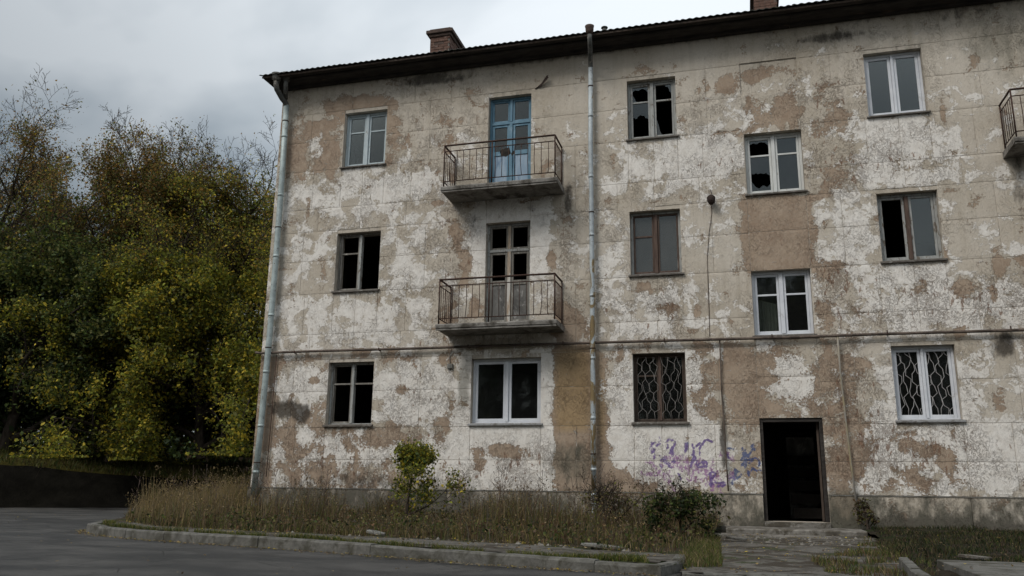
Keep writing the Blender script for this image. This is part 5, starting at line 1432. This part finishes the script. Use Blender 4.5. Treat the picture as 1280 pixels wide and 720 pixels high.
# bank with a near-black earth foot, grass on its crown
BL = [(-60, -14, 3.2, 4.2), (-28, -.5, 2.9, 3.7), (-17.6, 4.3, 2.55, 3.35), (-14.2, 6.6, 2.35, 3.1), (-11.5, 9.3, 2.05, 2.75), (-9.3, 11.4, 1.9, 2.65), (-7.0, 13.2, 1.85, 2.7), (-1, 17.5, 1.9, 2.9), (30, 30, 2, 3), (80, 45, 2.4, 3.4)]
def bank_sheet(name, prof, mat, amp):
    # prof: list of functions of a line point giving (x, y, z)
    v = []; f = []; pts = []
    for a, b in zip(BL[:-1], BL[1:]):
        n = max(2, int(math.hypot(b[0] - a[0], b[1] - a[1]) / .5))
        for i in range(n): pts.append([a[k] + (b[k] - a[k]) * i / n for k in range(4)])
    pts.append(list(BL[-1])); W = len(prof)
    for p in pts:
        for k, g in enumerate(prof):
            x, y, z = g(p); e = amp[k]
            v.append((x + e * fbm(x, y, .8, k), y + e * fbm(x, y, .8, k + 5), z + e * .6 * fbm(x, y, 1.1, k + 9)))
    for i in range(len(pts) - 1):
        for k in range(W - 1): q = i * W + k; f.append((q, q + W, q + W + 1, q + 1))
    me = bpy.data.meshes.new(name); me.from_pydata(v, [], f); me.materials.append(mat); me.update()
    me.polygons.foreach_set('use_smooth', np.ones(len(f), bool))
    o = link(name, me); o['kind'] = 'structure'; return o, pts
M['bank'] = mat_simple('olive_bank_turf', (0.045, 0.040, 0.012), (0.070, 0.060, 0.016), 3, 1.0, bump=1.0, bd=.05, spec=.05)
lerp = lambda a, b, t: a + (b - a) * t
ob, bpts = bank_sheet('bank_foot', [lambda p: (p[0] + .9, p[1] - 1.0, .80), lambda p: (p[0] + .5, p[1] - .55, 1.0), lambda p: (p[0] + .25, p[1] - .3, lerp(1, p[2], .5)), lambda p: (p[0] - .05, p[1] + .05, p[2] - .02), lambda p: (p[0] - .5, p[1] + .6, p[2] - .1)], M['earth'], (0, .25, .3, .10, .10))
bank_sheet('grass_bank', [lambda p: (p[0] - .2, p[1] + .2, p[2] - .5), lambda p: (p[0] - .25, p[1] + .25, p[2] + .03), lambda p: (p[0] - .8, p[1] + .95, lerp(p[2], p[3], .4)), lambda p: (p[0] - 2.4, p[1] + 2.8, p[3]), lambda p: (p[0] - 60, p[1] + 90, p[3] + 1)], M['bank'], (.0, .10, .25, .2, 0))
n = 16000; q = np.array([p for p in bpts if -32 < p[0] < 2]); ii = rng.integers(0, len(q) - 1, n); tt = rng.random(n)[:, None]
L = q[ii] * (1 - tt) + q[ii + 1] * tt; s_ = rng.random(n)
P = np.stack([L[:, 0] - 2.2 * s_, L[:, 1] + 2.55 * s_, L[:, 2] + (L[:, 3] - L[:, 2]) * s_ - .02], 1)
blades('bank_grass', P, .10 + .16 * rng.random(n), .02 + .02 * rng.random(n), pick(n, {'olive': 4, 'straw': .4, 'green': 3, 'brown': 1.5}) * .75, M['blade'], bend=.8)


LOWG = {'green': 3, 'dark': 1.5, 'olive': 3, 'lime': 1.5, 'yellow': .5}
YEL = {'yellow': 2.8, 'lime': 5, 'olive': 3, 'green': 1.5}
BRN = {'orange': 3, 'rust': 2.2, 'olive': 4, 'gold': 1, 'yellow': .3}
def bank_z(x, y): return 3.0
GT = 'trees on the bank left of the building'
t1 = tree('ash_tree', 'tallest autumn tree, at the left edge of the photo with bare twigs at its top', 'tree', (-18.2, 9.3, 3.0), 11, 13.7, 6.8, .26, LOWG, BRN, 62000, bare=.74, group=GT, limbs=14, first=.12, kids=(8, 6, 4), levels=5, clump=.42, leafs=.085, up=.5)
t2 = tree('ash_tree', 'brown leaved tree with fine bare tips, second from the left on the bank', 'tree', (-15.2, 13.8, 3.0), 23, 13.6, 5.4, .22, {'olive': 3, 'green': 2, 'orange': 1}, BRN, 46000, bare=.70, group=GT, limbs=13, first=.15, kids=(8, 6, 4), levels=5, clump=.38, leafs=.085, up=.5)
t3 = tree('ash_tree', 'tree with a dark trunk leaning right, sky showing through its thin yellowing crown', 'tree', (-13.6, 12.6, 3.0), 37, 12.6, 6.0, .27, YEL, {'orange': 1.5, 'olive': 4, 'yellow': 1, 'lime': 1}, 50000, bare=.82, group=GT, limbs=12, first=.25, kids=(8, 6, 4), levels=5, lean=(.30, .06), clump=.38, leafs=.09, up=.5)
t6 = tree('birch_tree', 'thin pale green tree beside the left corner of the building', 'tree', (-9.7, 15.4, 2.9), 41, 11.6, 4.4, .14, YEL, {'olive': 3, 'lime': 2, 'green': 2}, 20000, bare=.8, group=GT, limbs=11, first=.2, kids=(7, 5, 4), levels=5, clump=.36, leafs=.09, up=.5)
t4 = tree('maple_tree', 'low bushy yellow green tree nearest the building', 'tree', (-9.6, 11.6, 2.7), 53, 7.6, 4.7, .18, YEL, YEL, 90000, leafs=.12, bare=1.0, group=GT, limbs=15, first=.03, up=.08, kids=(8, 6, 4), clump=.34, droop=.6)
t5 = tree('maple_tree', 'dense dark green tree low at the left edge of the photo', 'tree', (-15.9, 8.6, 2.9), 67, 8.6, 5.2, .22, {'dark': 3, 'green': 4, 'olive': 2}, {'green': 4, 'dark': 1, 'olive': 3, 'lime': .8}, 74000, leafs=.12, bare=1.0, group=GT, limbs=15, first=.03, up=.08, kids=(8, 6, 4), clump=.38, droop=.7)
copy_thing(t4, (-12.4, 10.0, 2.5), 2.1, .92, 'yellow speckled bushy tree between the dark green tree and the one by the building')
copy_thing(t5, (-20.4, 7.0, 3.0), 1.3, 1.1, 'dark tree just outside the left edge, only its right boughs in view')
copy_thing(t2, (-12.0, 17.5, 3.0), 3.9, .90, 'brown tipped tree far behind the leaning trunk')
copy_thing(t2, (-17.0, 11.8, 3.0), 1.2, 1.06, 'brown tree with fine bare tips between the tallest tree and the second one')
copy_thing(t1, (-17.8, 14.3, 3.0), 4.4, .94, 'olive and brown tree rising between the two leftmost tall trees')
copy_thing(t3, (-11.2, 14.0, 3.0), 5.4, 1.0, 'yellowing thin tree between the leaning trunk and the pale green tree')
copy_thing(t1, (-24.5, 11.5, 3.0), 2.6, 1.0, 'tall tree beyond the left edge of the photo')
copy_thing(t4, (-6.0, 16.5, 2.9), .7, 1.0, 'yellow green tree mostly hidden behind the building corner')
# undergrowth behind the crest
def bush(name, label, loc, seed, h, rad, mixl, n, group=None, leafs=.06, cat='bush'):
    return tree(name, label, cat, loc, seed, h, rad, .03, mixl, mixl, n, leafs=leafs, bare=1.0, group=group, limbs=9, first=.03, up=.3, kids=(6, 4), levels=4, clump=rad * .22, parts=('stem', 'foliage'), min_r=.004)
ub = bush('undergrowth_bush', 'dark undergrowth bush on the bank crest beneath the tall trees', (-19.5, 7.3, 3.2), 5, 3.0, 2.6, {'dark': 6, 'green': 2}, 12000, group='undergrowth on the bank', leafs=.19)
for i, (x, y, s) in enumerate([(-17.2, 8.6, 1.0), (-15.2, 10.6, .95), (-13.2, 12.4, 1.0), (-11.3, 14.2, 1.0), (-22.5, 6.0, 1.1), (-9.2, 16, 1.0), (-18.6, 12.2, 1.5), (-14.6, 15.6, 1.5), (-10.6, 19, 1.5), (-22.6, 10.2, 1.5), (-26, 6, 1.6), (-7, 17.5, 1.2), (-30, 2.5, 1.6)]):
    copy_thing(ub, (x, y, 3.05), i * 1.7, s, 'dark undergrowth bush on the bank crest beneath the tall trees')
# the wood beyond, one dark mass
n = 60000
tt = rng.random(n); X = -75 + 100 * tt; Y = 14 + 34 * tt + 10 * rng.random(n); Z = 2.6 + (5.5 + 2.2 * np.sin(X * .31) + 1.4 * np.sin(X * .83)) * rng.random(n) ** .8
o = link('distant_wood', leaf_mesh('distant_wood', np.column_stack([X, Y, Z]), .35 + .3 * rng.random(n), pick(n, {'dark': 5, 'green': 3, 'brown': 1}), M['leaf'])); o['kind'] = 'stuff'
# shrubs by the wall
bush('elder_shrub', 'bright yellow green shrub against the plinth left of the wide white window', (4.50, -1.9, 1.06), 71, 1.42, .78, {'lime': 3, 'yellow': 1.6, 'olive': 4, 'green': 3}, 7000, leafs=.055, cat='shrub')
ds = bush('dark_shrub', 'dark green bush at the left of the entrance path', (9.58, -3.7, 1.02), 83, .60, .55, {'dark': 6, 'green': 3, 'olive': 1.5, 'brown': 1}, 3000, leafs=.05, cat='shrub')
bush('dry_shrub', 'brown half dead shrub under the graffiti window', (8.2, -2.2, 1.05), 91, .58, .75, {'brown': 5, 'grey': 3, 'olive': 3}, 1600, leafs=.04, cat='shrub')
bush('small_shrub', 'little green shrub at the foot of the left corner', (-.9, 1.8, 1.1), 97, 1.2, .6, {'olive': 5, 'green': 3, 'gold': 2}, 2600, leafs=.05, cat='shrub')
bush('creeper', 'small yellowing weed bush at the foot of the yellow riser pipe', (12.55, -.35, 1.05), 99, .60, .24, {'olive': 4, 'rust': 1, 'brown': 3}, 420, leafs=.045, cat='shrub')
0 and bush('thistle', 'thin weedy plant in front of the drainpipe foot', (7.1, -1.0, 1.1), 101, .95, .30, {'olive': 4, 'brown': 3, 'green': 2}, 900, leafs=.045, cat='plant')
# dead stalks standing in the weeds
dsr = random.Random(5)
for i in range(46):
    x = dsr.choice([dsr.uniform(.3, 3.3), dsr.uniform(4.8, 9.6), dsr.uniform(-1.6, 0), dsr.uniform(5.5, 9.2)]); y = dsr.uniform(-2.6, -.25) if x > 0 else dsr.uniform(-1.8, .8)
    if x < .2: lab = 'dry stalk standing in the golden weeds left of the corner'
    elif x < 3.5: lab = 'dry brown stalk standing before the wall between corner and yellow green shrub'
    else: lab = 'dry brown stalk standing in the tall weeds right of the yellow green shrub'
    m = MB(); h = dsr.uniform(.6, 1.02); z = verge_h(x, y); lx, ly = dsr.gauss(0, .09), dsr.gauss(0, .09)
    m.tube([(0, 0, -.02), (lx * .3, ly * .3, h * .5), (lx, ly, h)], [.006, .005, .003], 4)
    for k in range(7):
        t = .45 + .55 * dsr.random(); a = dsr.random() * 6.283; L = dsr.uniform(.06, .16)
        m.tube([(lx * t * .9, ly * t * .9, h * t), (lx * t + math.cos(a) * L * .7, ly * t + math.sin(a) * L * .7, h * t + L * .5), (lx * t + math.cos(a) * L, ly * t + math.sin(a) * L, h * t + L)], [.003, .003, .006], 3)
    o = m.build('dry_stalk', M['brown_wood' if i % 3 else 'dark_wood']); o.location = (x, y, z)
    tag(o, lab, 'weed', 'dry stalks among the weeds')
# the trees across the yard that the window panes mirror, behind the photographer
GB = 'trees across the yard behind the photographer'
for i, (x, y, src, s) in enumerate([(-12, -34, t1, .95), (-3, -35, t5, 1.7), (6, -36, t1, .9), (14, -34, t5, 1.7), (22, -35, t1, 1.0), (31, -33, t5, 1.7), (-21, -30, t5, 1.6), (1, -41, t1, 1.05), (18, -41, t1, 1.05)]):
    q = copy_thing(src, (x, y, .85), i * 1.1, s, 'tree across the yard, out of view, mirrored in the dark lower window panes'); q['group'] = GB
